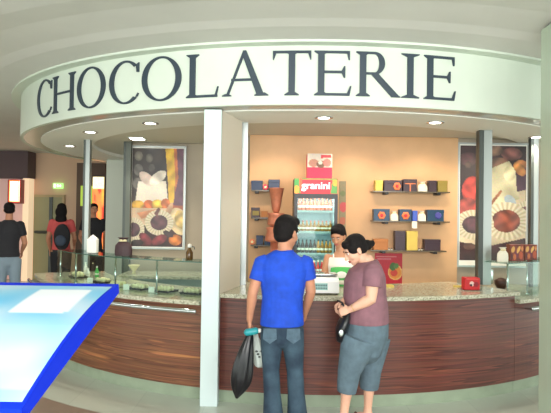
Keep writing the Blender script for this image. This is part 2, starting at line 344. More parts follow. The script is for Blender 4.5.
t.location=q; bm=B(); box(bm,q.x-.1,q.x+.1,7.2,7.4,2.66,2.671); obj('light_frame',bm,M['white'],t); bm=B(); box(bm,q.x-.08,q.x+.08,7.22,7.38,2.655,2.6599); obj('diffuser',bm,M['lamp'],t)
lamp('SPOT','downlight_lamp',(q.x,7.3,2.6),22,(1,.93,.8),.05,(q.x,7.3,0),110)
# interior ceiling spots washing the ochre wall (small, high on the inner ceiling)
for i,x in enumerate((.0,.9,1.8,2.7)):
    lamp('SPOT','wall_washer_lamp',(x,5.95,2.6),24,WARM,.06,(x,6.85,1.3),100)
for x in (-2.4,-1.4): lamp('SPOT','display_lamp',(x,6.9,2.6),18,(1,.95,.85),.06,(x,6.6,.8),110)
# ================================================================ COLUMNS AND POSTS
PX0=(P(199,400,4.95).x+P(205,110,4.95).x)/2; PX1=(P(217,400,4.95).x+P(222,110,4.95).x)/2
bm=B(); box(bm,PX0,PX1,4.95,5.14,0,ZB-.006); t=obj('pillar',bm,M['white'],bev=.004); tag(t,'slim white square pillar in front of the kiosk, left of the man in blue','pillar')
bm=B(); prism(bm,[(PX1+.002,4.99),(X(241,5.56),5.56),(X(241,5.56)-.03,5.575),(PX1+.002,5.10)],.9865,ZB-.006); tag(obj('partition_panel',bm,M['beige']),'beige upright panel standing on the counter right behind the white pillar','panel')
def post(cx,cy,w,d,z0,z1,label,dk=True,fm='metal'):
    t=empty('upright_post',(cx,cy,z0),label,'post','metal uprights carrying the canopy')
    bm=B(); box(bm,cx-w*.5+(w*.36 if dk else 0),cx+w/2,cy-d/2,cy+d/2,z0,z1); obj('post_face',bm,M[fm],t)
    if dk: bm=B(); box(bm,cx-w/2,cx-w/2+w*.355,cy-d/2+.004,cy+d/2,z0,z1); obj('dark_edge',bm,M['dark'],t)
ZC=2.671
post(X(86.5,7.2),7.2,.08,.08,.906,2.626,'thin dark and grey metal upright at the far left of the glass display')
post(X(483.5,5.98),5.98,.135,.1,.9865,2.626,'broad grey metal upright with dark edge in front of the right chocolate poster')
post(X(243.7,5.72),5.68,.07,.06,.9865,2.626,'grey metal upright beside the beige panel and the small left shelves',False)
post(X(533,6.5),6.5,.085,.08,.906,2.626,'dark edged metal upright at the right end of the right chocolate poster')
post(X(126.5,7.7),7.72,.10,.08,0,ZC,'dark metal upright at the left edge of the left chocolate poster',True,'dark2')
bm=B(); box(bm,X(105.5,9.8),X(124,9.8),9.8,10.1,0,ZB-.006); tag(obj('pillar',bm,M['pale'],bev=.006),'wide pale square pillar between the lit red shop and the left poster','pillar')
bm=B(); box(bm,X(539.5,4.3),X(539.5,4.3)+.5,3.9,4.3,0,3.149); tag(obj('pillar',bm,mat('pale_green_gloss',(176,190,170),.18),bev=.006),'glossy pale green column cut by the right edge of the picture','pillar')
# ================================================================ COUNTERS
def counter(name,label,a0,a1,top,wood,rin):
    t=empty(name,K((a0+a1)/2,3.6),label,'counter')
    bm=B(); arc(bm,rin+.06,3.80,.11,top-.0361,a0,a1,1); obj('front_panel',bm,wood,t)
    bm=B(); arc(bm,rin+.1,3.785,0,.1099,a0,a1,1); obj('plinth',bm,M['kick'],t)
    bm=B(); arc(bm,rin,3.86,top-.036,top,a0,a1,1); obj('worktop',bm,M['granite'],t)
    return t
svc=counter('service_counter','curved wood fronted service counter with granite top where the two customers stand',-14.45,30,.985,M['woodr'],2.95)
dl_=counter('display_counter','lower curved wood fronted display counter with granite top left of the white pillar',-66,-16.95,.905,M['wood'],3.0)
dr_=counter('display_counter','lower curved display counter with granite top at the right edge beside the pale column',30.05,50,.905,M['woodr'],3.0)
def rail(t,a0,a1):
    n=int(abs(a1-a0)/2); bm=B(); tube(bm,[K(a0+(a1-a0)*i/n,3.925,.822) for i in range(n+1)],[.019]*(n+1),10,VZ); r=obj('handrail',bm,M['chrome'],t,True)
    for i in range(0,n,9):
        a=a0+(a1-a0)*(i+.5)/n; bm=B(); tube(bm,[K(a,3.80,.80),K(a,3.925,.81)],[.008,.008],8,VZ); obj('rail_bracket',bm,M['chrome'],r)
rail(dl_,-66,-17.2); rail(dr_,31.5,50)
def glasscase(name,label,a0,a1,rods):
    t=empty(name,K((a0+a1)/2,3.6,.906),label,'glass case')
    bm=B(); arc(bm,3.69,3.70,.907,1.236,a0,a1,1); obj('front_glass',bm,M['glass'],t)
    bm=B(); arc(bm,3.42,3.70,1.2365,1.2459,a0,a1,1); obj('top_glass',bm,M['glass2'],t)
    bm=B(); arc(bm,3.7005,3.7035,1.2365,1.2459,a0,a1,1); obj('glass_edge',bm,M['gedge'],t)
    for a in rods:
        bm=B(); c=K(a,3.64,.9065); lathe(bm,[(.026,0),(.026,.01),(.010,.014),(.010,.325),(.02,.3295)],c,12); obj('support_rod',bm,M['chrome'],t,True)
def angR(px,R,py=270):
    a=P(px,py,1)-Vector((0,0,CH)); A=a.x**2+a.y**2; Bq=-2*(a.x*KX+a.y*KY); Cq=KX*KX+KY*KY-R*R; t=(-Bq-math.sqrt(max(0,Bq*Bq-4*A*Cq)))/(2*A)
    return math.degrees(math.atan2(a.x*t-KX,KY-a.y*t))
glasscase('glass_case','long curved glass sneeze guard with thin rods on the left display counter',angR(57.5,3.7,248),-17.1,[angR(157,3.64),angR(115.5,3.64),angR(76,3.64),angR(60.5,3.64)])
glasscase('glass_case','short curved glass guard holding boxes at the right end of the counter',30.4,49.5,[angR(507.5,3.64),angR(527,3.64),47])
# back counter under the left poster
t=empty('back_counter',(-1.25,7.3,0),'low stone topped back counter below the left chocolate poster','counter')
bm=B(); box(bm,-1.94,-.53,7.06,7.66,0,.869); obj('cabinet_body',bm,mat('grey_green_front',(120,142,136),.5),t)
bm=B(); box(bm,-1.98,-.53,7.02,7.665,.8695,.905); obj('stone_top',bm,M['granite'],t)
# ================================================================ POSTERS
def rn(u,v,k=1.0): return math.sin(u*11*k+math.sin(v*17*k)*2)*.5+math.sin(v*23*k+math.cos(u*9*k)*2)*.5
def cup(cx,cy,rx,ry,inner):
    def rim(u,v,x,y):
        a=math.atan2(y,x); k=.5+.5*math.sin(a*26); r=math.hypot(x,y)
        if r<.60: return inner(u,v,x/.6,y/.6)
        return (200+40*k,184+44*k,150+48*k)
    return ('e',cx,cy,rx,ry,0,rim)
def truf(c): return lambda u,v,x,y:[max(0,min(255,q*(1+.22*rn(u,v,2.2)-.25*(x*x+y*y))+12)) for q in c]
def fl(c,k=1.6): return lambda u,v,x,y:[max(0,min(255,q*(1+.15*rn(u,v,k)))) for q in c]
leftp=shapes(lambda u,v:[q*(1+.3*rn(u,v)) for q in ((52,42,38) if v<.6 else (70,34,34))],[
 ('e',.12,.08,.08,.05,0,truf((120,112,96))),('e',.33,.10,.07,.045,0,truf((96,90,78))),('e',.12,.22,.09,.06,0,truf((104,98,90))),('e',.10,.36,.09,.06,0,truf((98,92,84))),('e',.38,.2,.06,.04,0,truf((84,76,70))),
 ('p',[(.64,0),(1,0),(1,.62),(.74,.62),(.70,.4)],fl((112,66,84))),('p',[(.64,0),(.80,0),(.84,.3),(.82,.55),(.72,.56),(.70,.35)],fl((236,186,52))),('p',[(.80,0),(.86,0),(.90,.3),(.84,.45),(.84,.3)],fl((214,120,60))),
 ('p',[(.12,.34),(.66,.33),(.72,.60),(.05,.62)],fl((226,214,196),.5)),('e',.28,.31,.15,.06,.3,fl((214,190,176))),('e',.50,.30,.17,.06,-.3,fl((232,220,202))),
 ('p',[(0,.56),(1,.58),(1,.66),(0,.66)],fl((180,90,50))),('e',.12,.575,.12,.045,0,truf((240,180,60))),('e',.33,.57,.10,.045,0,truf((226,110,50))),('e',.50,.57,.11,.05,0,truf((244,196,70))),('e',.66,.56,.09,.05,0,truf((230,120,54))),
 ('p',[(0,.61),(.7,.61),(.62,.74),(0,.82)],fl((216,184,150),.7)),('p',[(.1,.66),(.55,.61),(.6,.65),(.2,.72)],fl((222,150,106))),
 ('e',.92,.74,.2,.13,.3,fl((226,200,150))),('e',.96,.72,.12,.09,.3,truf((234,196,110))),('e',.72,.64,.12,.045,-.8,fl((206,160,120))),
 cup(.54,.755,.28,.13,truf((92,50,56))),('p',[(.44,.66),(.52,.60),(.56,.62),(.5,.70)],truf((110,62,56))),
 cup(.04,.83,.22,.12,truf((84,50,56))),('e',.28,.92,.13,.05,.3,truf((130,44,52))),('e',.55,.93,.15,.05,-.2,truf((140,48,54))),('e',.12,.96,.12,.03,0,truf((50,30,30))),('e',.86,.93,.13,.055,0,truf((236,130,48))),('e',.72,.87,.1,.03,.2,truf((60,34,36)))])
rightp=shapes(lambda u,v:[q*(1+.25*rn(u,v)) for q in ((58,36,38) if v<.5 else (66,36,38))],[
 ('e',.50,.04,.14,.05,0,truf((128,92,72))),('e',.78,.07,.16,.055,0,truf((132,80,74))),('e',.60,.15,.15,.05,0,truf((120,82,64))),('e',.92,.17,.1,.05,0,truf((200,120,60))),('e',.12,.12,.14,.06,0,truf((96,52,56))),
 ('p',[(0,.62),(.30,.60),(.42,.34),(1,.36),(1,.80),(0,.94)],fl((226,206,172),.6)),
 ('e',.20,.40,.17,.13,.1,truf((214,62,48))),('e',.08,.56,.17,.10,-.3,truf((176,70,58))),('e',.30,.56,.11,.10,.2,truf((196,66,52))),('e',.12,.17,.05,.03,0,truf((90,60,50))),
 ('p',[(.46,.20),(.74,.13),(.84,.22),(.9,.46),(.62,.52),(.40,.50)],fl((204,196,160),1.1)),('e',.75,.24,.09,.07,0,fl((226,216,176))),('p',[(.45,.50),(.62,.38),(.64,.40),(.47,.53)],fl((150,90,60))),('e',.76,.48,.09,.05,.3,fl((168,182,192))),
 ('p',[(.84,.22),(1,.18),(1,.38),(.86,.40)],fl((78,48,66))),('e',.90,.20,.1,.05,.4,truf((216,140,66))),
 ('e',.35,.44,.06,.06,0,truf((92,58,46))),('p',[(.75,.60),(1,.52),(1,.62)],fl((214,140,96))),
 ('p',[(0,.84),(.4,.88),(1,.80),(1,1),(0,1)],fl((70,34,34))),cup(1.0,.60,.20,.12,truf((120,60,60))),
 cup(.70,.655,.36,.165,truf((150,72,50))),cup(.22,.69,.30,.13,truf((86,44,50))),('p',[(.12,.64),(.36,.63),(.36,.74),(.12,.74)],truf((92,48,56))),
 ('e',.15,.88,.09,.03,0,truf((120,80,66))),('e',.85,.90,.16,.07,0,truf((84,44,40)))])
def poster(label,x0,x1,z0,z1,yf,fn,strip=0):
    t=empty('framed_poster',((x0+x1)/2,yf,z0),label,'poster'); w=.022
    bm=B(); box(bm,x0,x1,yf-.03,yf-.001,z0,z1); obj('backing_board',bm,M['whitecloth'],t)
    for n_,(a,b_,c_,d_) in enumerate(((x0-w,x0,z0-w,z1+w),(x1,x1+w,z0-w,z1+w),(x0,x1,z1,z1+w),(x0,x1,z0-w,z0))):
        bm=B(); box(bm,a,b_,yf-.045,yf-.001,c_,d_); obj('frame_bar',bm,M['metal'],t)
    e=.012
    picture('printed_picture',(x0+e,yf-.0315,z1-e),VX,VZ,x1-x0-2*e,z1-z0-2*e-strip,96,170,fn,M['print'],t)
a=P(131.5,147,7.75);b=P(183,248,7.75)
poster('tall framed photo poster of pralines and a white box on the left greige wall',a.x,b.x,b.z,a.z,7.799,leftp)
a=P(457.5,142,6.88);b=P(526,266,6.88)
poster('tall framed photo poster of strawberries and a truffle in paper cup on right wall',a.x+.02,b.x,b.z,a.z-.03,6.899,rightp,.05)
# ================================================================ SHELVES
def shelf(label,x0,x1,py,Yf,px,dep=.19):
    z=Z(py,Yf,px); t=empty('wall_shelf',((x0+x1)/2,Yf+dep/2,z),label,'shelf','thin shelves on the ochre wall')
    bm=B(); box(bm,x0,x1,Yf,6.849,z-.014,z); obj('shelf_board',bm,mat('shelf_glass',(86,78,62),.25),t)
    for f in (.18,.86):
        x=x0+(x1-x0)*f; bm=B(); box(bm,x-.022,x+.022,Yf+.02,6.849,z-.04,z-.0141); obj('bracket',bm,M['black'],t,bev=.004)
    return z
YS=6.66
za=shelf('upper thin shelf of gift boxes right of the fridge',X(373,YS),X(450,YS),191.3,YS,410)
zb=shelf('middle thin shelf of gift boxes right of the fridge',X(373,YS),X(450,YS),221,YS,410)
zc=shelf('lowest thin shelf of gift boxes above the red poster',X(371,YS),X(447,YS),250.5,YS,410)
ya=X(251,YS); yb=X(281,YS)
zd=shelf('upper small shelf left of the copper fountain',ya,yb,190,YS,262)
ze=shelf('middle small shelf left of the copper fountain',ya,yb,217.5,YS,262)
zf=shelf('lowest small shelf behind the man in blue',ya,yb,245,YS,262)
def hexdeco(bm,cx,cz,y,r,n=6):
    a=[bm.verts.new((cx+r*math.cos(2*PI*k/n),y,cz+r*math.sin(2*PI*k/n))) for k in range(n)]; b=[bm.verts.new((cx+r*.7*math.cos(2*PI*k/n),y-.008,cz+r*.7*math.sin(2*PI*k/n))) for k in range(n)]
    for k in range(n): bm.faces.new((a[k],a[(k+1)%n],b[(k+1)%n],b[k]))
    bm.faces.new(b); bm.faces.new(a[::-1])
def gift(p0,p1,ptop,z,m,label,deco=None,Yf=YS+.03,dep=.1,grp='gift boxes on the wall shelves'):
    x0,x1=X(p0,Yf,ptop)+.004,X(p1,Yf,ptop)-.004; zt=Z(ptop,Yf,(p0+p1)/2); t=empty('gift_box',((x0+x1)/2,Yf+dep/2,z),label,'box',grp)
    w=x1-x0;h=zt-z
    bm=B(); box(bm,x0,x1,Yf,Yf+dep,z+.001,z+h*.72); obj('box_base',bm,m,t,bev=.002)
    bm=B(); box(bm,x0-.002,x1+.002,Yf-.002,Yf+dep+.002,z+h*.7201,zt); obj('box_lid',bm,m,t,bev=.003)
    cx=(x0+x1)/2
    if deco in('hex','hexr'):
        bm=B(); hexdeco(bm,cx+(w*.22 if deco=='hexr' else 0),z+h*.45,Yf-.0045,min(h*.42,.05)); obj('foil_rosette',bm,M['orangec'],t)
        bm=B(); hexdeco(bm,cx+(w*.22 if deco=='hexr' else 0),z+h*.45,Yf-.013,min(h*.2,.022)); obj('rosette_centre',bm,M['red'],t)
    elif deco=='ribbon':
        bm=B(); box(bm,x0+w*.1,x0+w*.9,Yf-.006,Yf-.0025,z+h*.60,z+h*.68); box(bm,cx-.006,cx+.006,Yf-.006,Yf-.0025,z,z+h*.6); obj('ribbon',bm,M['orangec'],t)
    elif deco=='blob':
        bm=B(); hexdeco(bm,cx+w*.15,z+h*.5,Yf-.0045,h*.3,9); obj('printed_patch',bm,mat('violet_print',(70,70,150),.4),t)
    elif deco=='band':
        bm=B(); box(bm,x0+w*.15,x1-w*.05,Yf-.005,Yf-.0025,z+h*.2,z+h*.66); obj('printed_band',bm,M['olive'],t)
    return t
def bag(p0,p1,ptop,z,label,m=None,Yf=YS+.02,grp=None,hnd=True):
    m=m or M['whitebag']; x0,x1=X(p0,Yf,ptop),X(p1,Yf,ptop); zt=Z(ptop,Yf,p0); w=x1-x0;h=zt-z; cx=(x0+x1)/2; d=w*.5
    t=empty('gift_bag',(cx,Yf+d/2,z),label,'bag',grp)
    bm=B(); 
    prof=[(1,0),(1.02,.25),(.96,.55),(.62,.74),(.34,.80),(.55,.95),(.75,1.0)]
    rr=[]
    for s,hh in prof:
        rr.append([bm.verts.new((cx+w/2*s*math.cos(a)*(1 if abs(math.cos(a))<.8 else 1.02),Yf+d/2+d/2*s*math.sin(a),z+.001+h*hh)) for a in [2*PI*k/16 for k in range(16)]])
    for i in range(len(rr)-1):
        for k in range(16): bm.faces.new((rr[i][k],rr[i][(k+1)%16],rr[i+1][(k+1)%16],rr[i+1][k]))
    bm.faces.new(rr[0][::-1]); bm.faces.new(rr[-1]); obj('paper_bag',bm,m,t)
    bm=B(); tube(bm,[(cx-.02*0-w*.19,Yf+d/2-d*.2,z+h*.80),(cx,Yf+d/2-d*.24,z+h*.79),(cx+w*.19,Yf+d/2-d*.2,z+h*.80)],[.006]*3,8); ball(bm,(cx-w*.12,Yf+d/2-d*.3,z+h*.84),(w*.12,.006,h*.06),seg=8); ball(bm,(cx+w*.12,Yf+d/2-d*.3,z+h*.84),(w*.12,.006,h*.06),seg=8); obj('bow',bm,M['creamch'],t,True)
gift(375,383.3,180.3,za,M['yellow'],'small yellow box at the left end of the upper right shelf')
gift(384,402.4,180.3,za,M['darkbox'],'dark box with orange rosette on the upper right shelf','hexr')
gift(403.2,417.3,179.3,za,M['darkbox'],'dark box with thin ribbon in the middle of the upper right shelf','ribbon')
bag(418.5,428,181.5,za,'white gathered gift bag on the upper right shelf',Yf=YS+.005)
gift(428.6,437,180.5,za,M['darkbox'],'plain dark box right of the white bag on the upper shelf')
gift(437.6,448,180.5,za,M['olive'],'olive green box at the right end of the upper right shelf')
gift(373.5,390,209,zb,M['tealbox'],'petrol blue box with rosette at the left end of the middle right shelf','hex')
bag(390.8,398.8,211,zb,'small cream gift bag left of centre on the middle right shelf')
gift(399.4,412,209.3,zb,M['tealbox'],'petrol blue box with bright orange rosette at the centre of the middle right shelf','hex')
gift(412.4,417.8,210.6,zb,mat('bright_blue_card',(60,90,190),.4),'narrow bright blue box on the middle right shelf')
bag(418.4,426.4,211,zb,'cream gift bag right of the narrow blue box')
gift(427,444.3,209.7,zb,M['tealbox'],'wide blue box with violet print at the right end of the middle shelf','blob')
gift(373.5,388.5,239,zc,M['woodbox'],'brown wooden box at the left end of the lowest right shelf')
gift(395,405.8,231,zc,M['darkbox'],'tall dark box beside the tall yellow box')
gift(406.6,418,231,zc,M['yellow'],'tall yellow box on the lowest right shelf')
gift(424.5,441,239.5,zc,M['darkbox'],'low wide dark box at the right end of the lowest right shelf')
def chocs(px,z,n,label,Yf):
    for i in range(n):
        c=Vector((X(px+i*2.7,Yf),Yf,z)); bm=B(); lathe(bm,[(.009,.001),(.013,.012),(.013,.016)],c,12); t=tag(obj('praline',bm,M['whitebag']),label,'chocolate','wrapped pralines on the lowest shelf')
        bm=B(); ball(bm,c+Vector((0,0,.019)),(.011,.011,.009),seg=10); obj('chocolate_ball',bm,M['choc'],t,True)
chocs(389.3,zc,2,'small chocolate in white paper cup between wooden and tall dark box',YS+.02)
chocs(419.5,zc,2,'small chocolate in white paper cup right of the tall yellow box',YS+.02)
gift(251,263,180.5,zd,M['navy'],'navy box at the left end of the upper small shelf',Yf=YS+.05)
gift(268.3,280,179.5,zd,M['navy'],'dark blue box behind the copper fountain top',Yf=YS+.05)
gift(251,260,207.5,ze,M['darkbox'],'dark box with yellow label on the middle small shelf','band')
gift(261,268,211,ze,M['woodbox'],'small brown box left of the fountain on the middle small shelf')
gift(256,263.5,235.5,zf,M['navy'],'navy box with round orange disc beside it on the lowest small shelf')
gift(264,273,236.5,zf,M['tealbox'],'blue box at the right of the lowest small shelf','blob')
def disc(px,py,z,Yf,r,m,label):
    c=Vector((X(px,Yf),Yf,z+r+.001)); bm=B()
    mt=Matrix.Translation(c)@Matrix.Rotation(PI/2,4,'X'); bmesh.ops.create_cone(bm,cap_ends=True,segments=24,radius1=r,radius2=r*.9,depth=.02,matrix=mt)
    t=tag(obj('round_tin',bm,m),label,'tin'); bm=B(); mt=Matrix.Translation(c+Vector((0,-.014,0)))@Matrix.Rotation(PI/2,4,'X'); bmesh.ops.create_cone(bm,cap_ends=True,segments=20,radius1=r*.5,radius2=r*.4,depth=.008,matrix=mt); obj('lid_knob',bm,M['creamch'],t)
disc(265,187,zd,YS+.02,.034,M['pink'],'small pink round tin on the upper small shelf')
disc(252.5,243,zf,YS+.015,.034,M['orangec'],'small orange round tin on the lowest small shelf')
# price tag hanging
bm=B(); p=P(414.5,224,YS-.005); box(bm,p.x-.03,p.x+.03,YS-.008,YS-.001,zb-.085,zb-.004); obj('price_card',bm,M['whitebag'],[o for o in bpy.data.objects if o.get('label','').startswith('middle thin shelf')][0])
# red fruit poster on wall
a=P(375,253,6.84);b=P(402,285,6.84)
redf=shapes((204,30,50),[('p',[(.05,.09),(.78,.09),(.78,.13),(.05,.13)],(232,150,150)),('p',[(.1,.17),(.6,.17),(.6,.20),(.1,.20)],(226,120,130)),('e',.74,.60,.26,.24,0,lambda u,v,x,y:(240,150,60) if x*x+y*y<.75 else (246,206,120)),('e',.70,.62,.13,.11,0,(222,70,50)),('e',.66,.42,.12,.13,.6,(70,110,50)),('e',.78,.40,.1,.08,-.5,(90,130,60)),('p',[(0,.90),(.2,.92),(.2,1),(0,1)],(240,200,60))])
t=empty('wall_poster',((a.x+b.x)/2,6.83,b.z),'red poster with orange fruit and green leaves under the lowest shelf','poster')
bm=B(); box(bm,a.x,b.x,6.838,6.849,b.z,a.z); obj('poster_board',bm,M['red'],t); picture('printed_picture',(a.x,6.8365,a.z),VX,VZ,b.x-a.x,a.z-b.z,40,46,redf,M['printbox'],t)
# narrow strip display right of fridge
a=P(339.5,181,6.84);b=P(345.5,231,6.84)
t=empty('hanging_banner',((a.x+b.x)/2,6.83,b.z),'narrow printed banner hanging on the wall right beside the fridge','banner')
bm=B(); box(bm,a.x,b.x,6.838,6.849,b.z,a.z); obj('banner_board',bm,M['olive'],t)
picture('printed_picture',(a.x,6.8365,a.z),VX,VZ,b.x-a.x,a.z-b.z,8,60,shapes((150,140,104),[('e',.6,.52,.6,.10,0,(214,80,84)),('e',.5,.8,.5,.08,0,(196,110,80)),('e',.5,.25,.4,.06,0,(120,130,80))]),M['printbox'],t)
# ================================================================ FRIDGE
YF=6.2; fx0,fx1=X(294,YF),X(337.3,YF); fz=Z(178.3,YF,315); fh=Z(194,YF,315)
fr=empty('drinks_fridge',((fx0+fx1)/2,YF+.3,0),'tall glass door drinks fridge with lit red header against the ochre wall','fridge')
bm=B(); e=.03
box(bm,fx0,fx0+e,YF,YF+.55,.05,fh); box(bm,fx1-e,fx1,YF,YF+.55,.05,fh); box(bm,fx0+e,fx1-e,YF+.52,YF+.55,.05,fh); box(bm,fx0+e,fx1-e,YF,YF+.52,.05,.25); box(bm,fx0,fx1,YF+.02,YF+.55,fh+.0005,fz)
obj('cabinet',bm,M['black'],fr)
bm=B(); box(bm,fx0+.031,fx1-.031,YF+.49,YF+.519,.251,fh-.001); box(bm,fx0+.031,fx0+.036,YF+.02,YF+.489,.251,fh-.001); box(bm,fx1-.036,fx1-.031,YF+.02,YF+.489,.251,fh-.001); obj('liner',bm,M['fridgein'],fr)
shz=[Z(210.5,YF+.12,315),Z(231.3,YF+.12,315),Z(253,YF+.12,315),Z(274,YF+.12,315)]
for z in shz: bm=B(); box(bm,fx0+.037,fx1-.037,YF+.05,YF+.48,z-.022,z); obj('fridge_shelf',bm,M['fridgein'],fr)
d=empty('d',(0,0,0),'x','x'); bpy.data.objects.remove(d)
bm=B(); 
for q in ((fx0,fx0+.035,.26,fh),(fx1-.035,fx1,.26,fh),(fx0+.035,fx1-.035,fh-.05,fh),(fx0+.035,fx1-.035,.26,.31)): box(bm,q[0],q[1],YF-.03,YF-.001,q[2],q[3])
dr=obj('fridge_door',bm,M['black'],fr)
bm=B(); box(bm,fx0+.035,fx1-.035,YF-.018,YF-.012,.31,fh-.05); obj('door_glass',bm,M['glass'],dr)
bm=B(); tube(bm,[(fx1-.02,YF-.06,1.0),(fx1-.02,YF-.06,1.35)],[.01,.01],8); obj('door_handle',bm,M['chrome'],dr,True)
hd=shapes((222,22,40),[('p',[(0,0),(.10,0),(.14,1),(0,1)],(60,150,60)),('p',[(.88,0),(1,0),(1,1),(.84,1)],(80,150,60)),('e',.05,.75,.06,.3,0,(240,160,40)),('e',.94,.25,.05,.25,0,(240,160,40)),('p',[(0,0),(1,0),(1,.08),(0,.08)],(120,150,60)),('e',.14,.3,.04,.35,0,(230,90,40))])
h_=picture('header_panel',(fx0,YF-.004,fz-.002),VX,VZ,fx1-fx0,fz-fh-.004,60,20,hd,M['header'],fr)
def text(s,name,m,loc,w,h,parent,ex=.004):
    c=bpy.data.curves.new(name,'FONT'); c.body=s; c.extrude=ex; c.offset=.012; o=bpy.data.objects.new(name,c); COL.objects.link(o); bpy.context.view_layer.update()
    me=bpy.data.meshes.new_from_object(o.evaluated_get(bpy.context.evaluated_depsgraph_get())); bpy.data.objects.remove(o)
    xs=[v.co.x for v in me.vertices]; ys=[v.co.y for v in me.vertices]; sx=w/(max(xs)-min(xs)); sy=h/(max(ys)-min(ys)); x0,y0=min(xs),min(ys)
    for v in me.vertices: v.co=Vector((loc[0]+(v.co.x-x0)*sx,loc[1]-v.co.z,loc[2]+(v.co.y-y0)*sy))
    return obj(name,me,m,parent)
W=fx1-fx0; text('granini','header_lettering',M['gran'],(fx0+W*.16,YF-.012,fh+.03),W*.66,.10,h_)
lamp('AREA','fridge_lamp',((fx0+fx1)/2,YF+.06,fh-.03),1.3,(.85,.97,1),size=(.35,.06),target=((fx0+fx1)/2,YF+.25,1))
for z in shz[:3]: lamp('AREA','fridge_lamp',((fx0+fx1)/2,YF+.04,z-.04),.5,(.85,.97,1),size=(.35,.03),target=((fx0+fx1)/2,YF+.25,z-.3))
def bottle(c,h,r,body,cap,label,grp,name='drink_bottle'):
    t=empty(name,c,label,'bottle',grp)
    bm=B(); lathe(bm,[(r*.9,.001),(r,.01),(r,h*.55),(r*.45,h*.78),(r*.4,h*.9)],c,12); obj('bottle_body',bm,body,t,True)
    bm=B(); lathe(bm,[(r*.48,h*.9+.0005),(r*.48,h),(r*.4,h)],c,10); obj('bottle_cap',bm,cap,t)
    bm=B(); lathe(bm,[(r*1.02,h*.22),(r*1.03,h*.23),(r*1.03,h*.36),(r*1.02,h*.37)],c,12); obj('bottle_label',bm,M['whitebag'],t)
    return t
def dup(r,loc,label=None):
    c=r.copy(); COL.objects.link(c); c.location=loc
    if label: c['label']=label
    for ch in list(r.children):
        k=ch.copy(); COL.objects.link(k); k.parent=c; k.matrix_parent_inverse=ch.matrix_parent_inverse
        for g in list(ch.children):
            kk=g.copy(); COL.objects.link(kk); kk.parent=k; kk.matrix_parent_inverse=g.matrix_parent_inverse
    return c
rows=[(0,.15,.022,'juice','creamch','small orange juice bottle on the top fridge shelf','juice bottles on the top fridge shelf'),
      (1,.12,.022,'amber','redcap','small jar-like drink bottle with red cap on the second fridge shelf','red capped bottles on the second fridge shelf'),
      (2,.15,.021,'cola','black','dark soft drink bottle at the left of the third fridge shelf','dark bottles on the third fridge shelf'),
      (3,.15,.019,'redcap','creamch','red drink bottle on the lowest visible fridge shelf','red bottles on the lowest fridge shelf')]
for si,h,r,b_,c_,lb,gp in rows:
    n=9; first=None
    for i in range(n):
        loc=Vector((fx0+.062+i*(W-.124)/(n-1),YF+.14,shz[si]))
        if si==2 and i==5: first=None; b_='amber'; lb='amber soft drink bottle at the right of the third fridge shelf'; gp='amber bottles on the third fridge shelf'
        if first is None: first=bottle(loc,h,r,M[b_],M[c_],lb,gp)
        else: dup(first,loc)
# box on top of the fridge
a=P(307.5,153.5,YF+.1);b=P(332,178,YF+.1)
t=empty('carton',((a.x+b.x)/2,YF+.2,fz),'magenta and white printed carton standing on top of the fridge','box')
bm=B(); box(bm,a.x,b.x,YF+.1,YF+.3,fz+.001,a.z); obj('carton_body',bm,M['pink'],t)
picture('printed_face',(a.x,YF+.098,a.z),VX,VZ,b.x-a.x,a.z-fz-.002,34,34,shapes(lambda u,v:(212,36,80) if v>.55 else (222,206,190),[('p',[(.55,.03),(.97,.03),(.97,.16),(.55,.18)],(206,50,60)),('e',.25,.38,.2,.16,0,(190,130,110)),('e',.55,.42,.18,.15,0,(120,80,60)),('e',.8,.36,.16,.16,0,(214,120,110)),('e',.52,.36,.08,.07,0,(240,232,210))]),M['printbox'],t)
# copper fountain
c=Vector((X(276,6.3),6.3,0)); bz=Z(262,6.3,276)
t=empty('chocolate_fountain',(c.x,c.y,.9),'tiered copper brown chocolate fountain behind the man in blue','fountain')
zt=Z(188,6.3,276); z1=Z(211,6.3,276); z2=Z(226,6.3,276); z3=Z(242,6.3,276)
bm=B(); lathe(bm,[(.03,z1-.02),(.045,z1+.01),(.055,z1+.08),(.085,zt-.01),(.095,zt),(.08,zt-.004),(.05,zt-.05)],c,28); obj('top_funnel',bm,M['copper'],t,True)
bm=B(); lathe(bm,[(.05,z2),(.095,z2+.01),(.10,z2+.03),(.085,z1-.05),(.10,z1-.028),(.09,z1-.022),(.03,z1-.0205)],c,28); obj('upper_tier',bm,M['copper'],t,True)
bm=B(); lathe(bm,[(.07,z3),(.12,z3+.01),(.125,z3+.03),(.10,z2-.05),(.115,z2-.02),(.05,z2-.0005)],c,28); obj('middle_tier',bm,M['copper'],t,True)
bm=B(); lathe(bm,[(.16,.9),(.165,.95),(.15,1.0),(.06,1.02),(.06,z3-.0005)],c,28); obj('basin',bm,M['copper'],t,True)
t=empty('work_table',(c.x+.1,6.4,0),'low cabinet under the copper fountain behind the counter','cabinet'); bm=B(); box(bm,-.4,.18,6.12,6.6,0,.865); obj('cabinet_body',bm,M['woodbox'],t); bm=B(); box(bm,-.42,.19,6.1,6.62,.8655,.899); obj('cabinet_top',bm,M['creamch'],t)
# ================================================================ ON THE COUNTERS
zc0=.9855
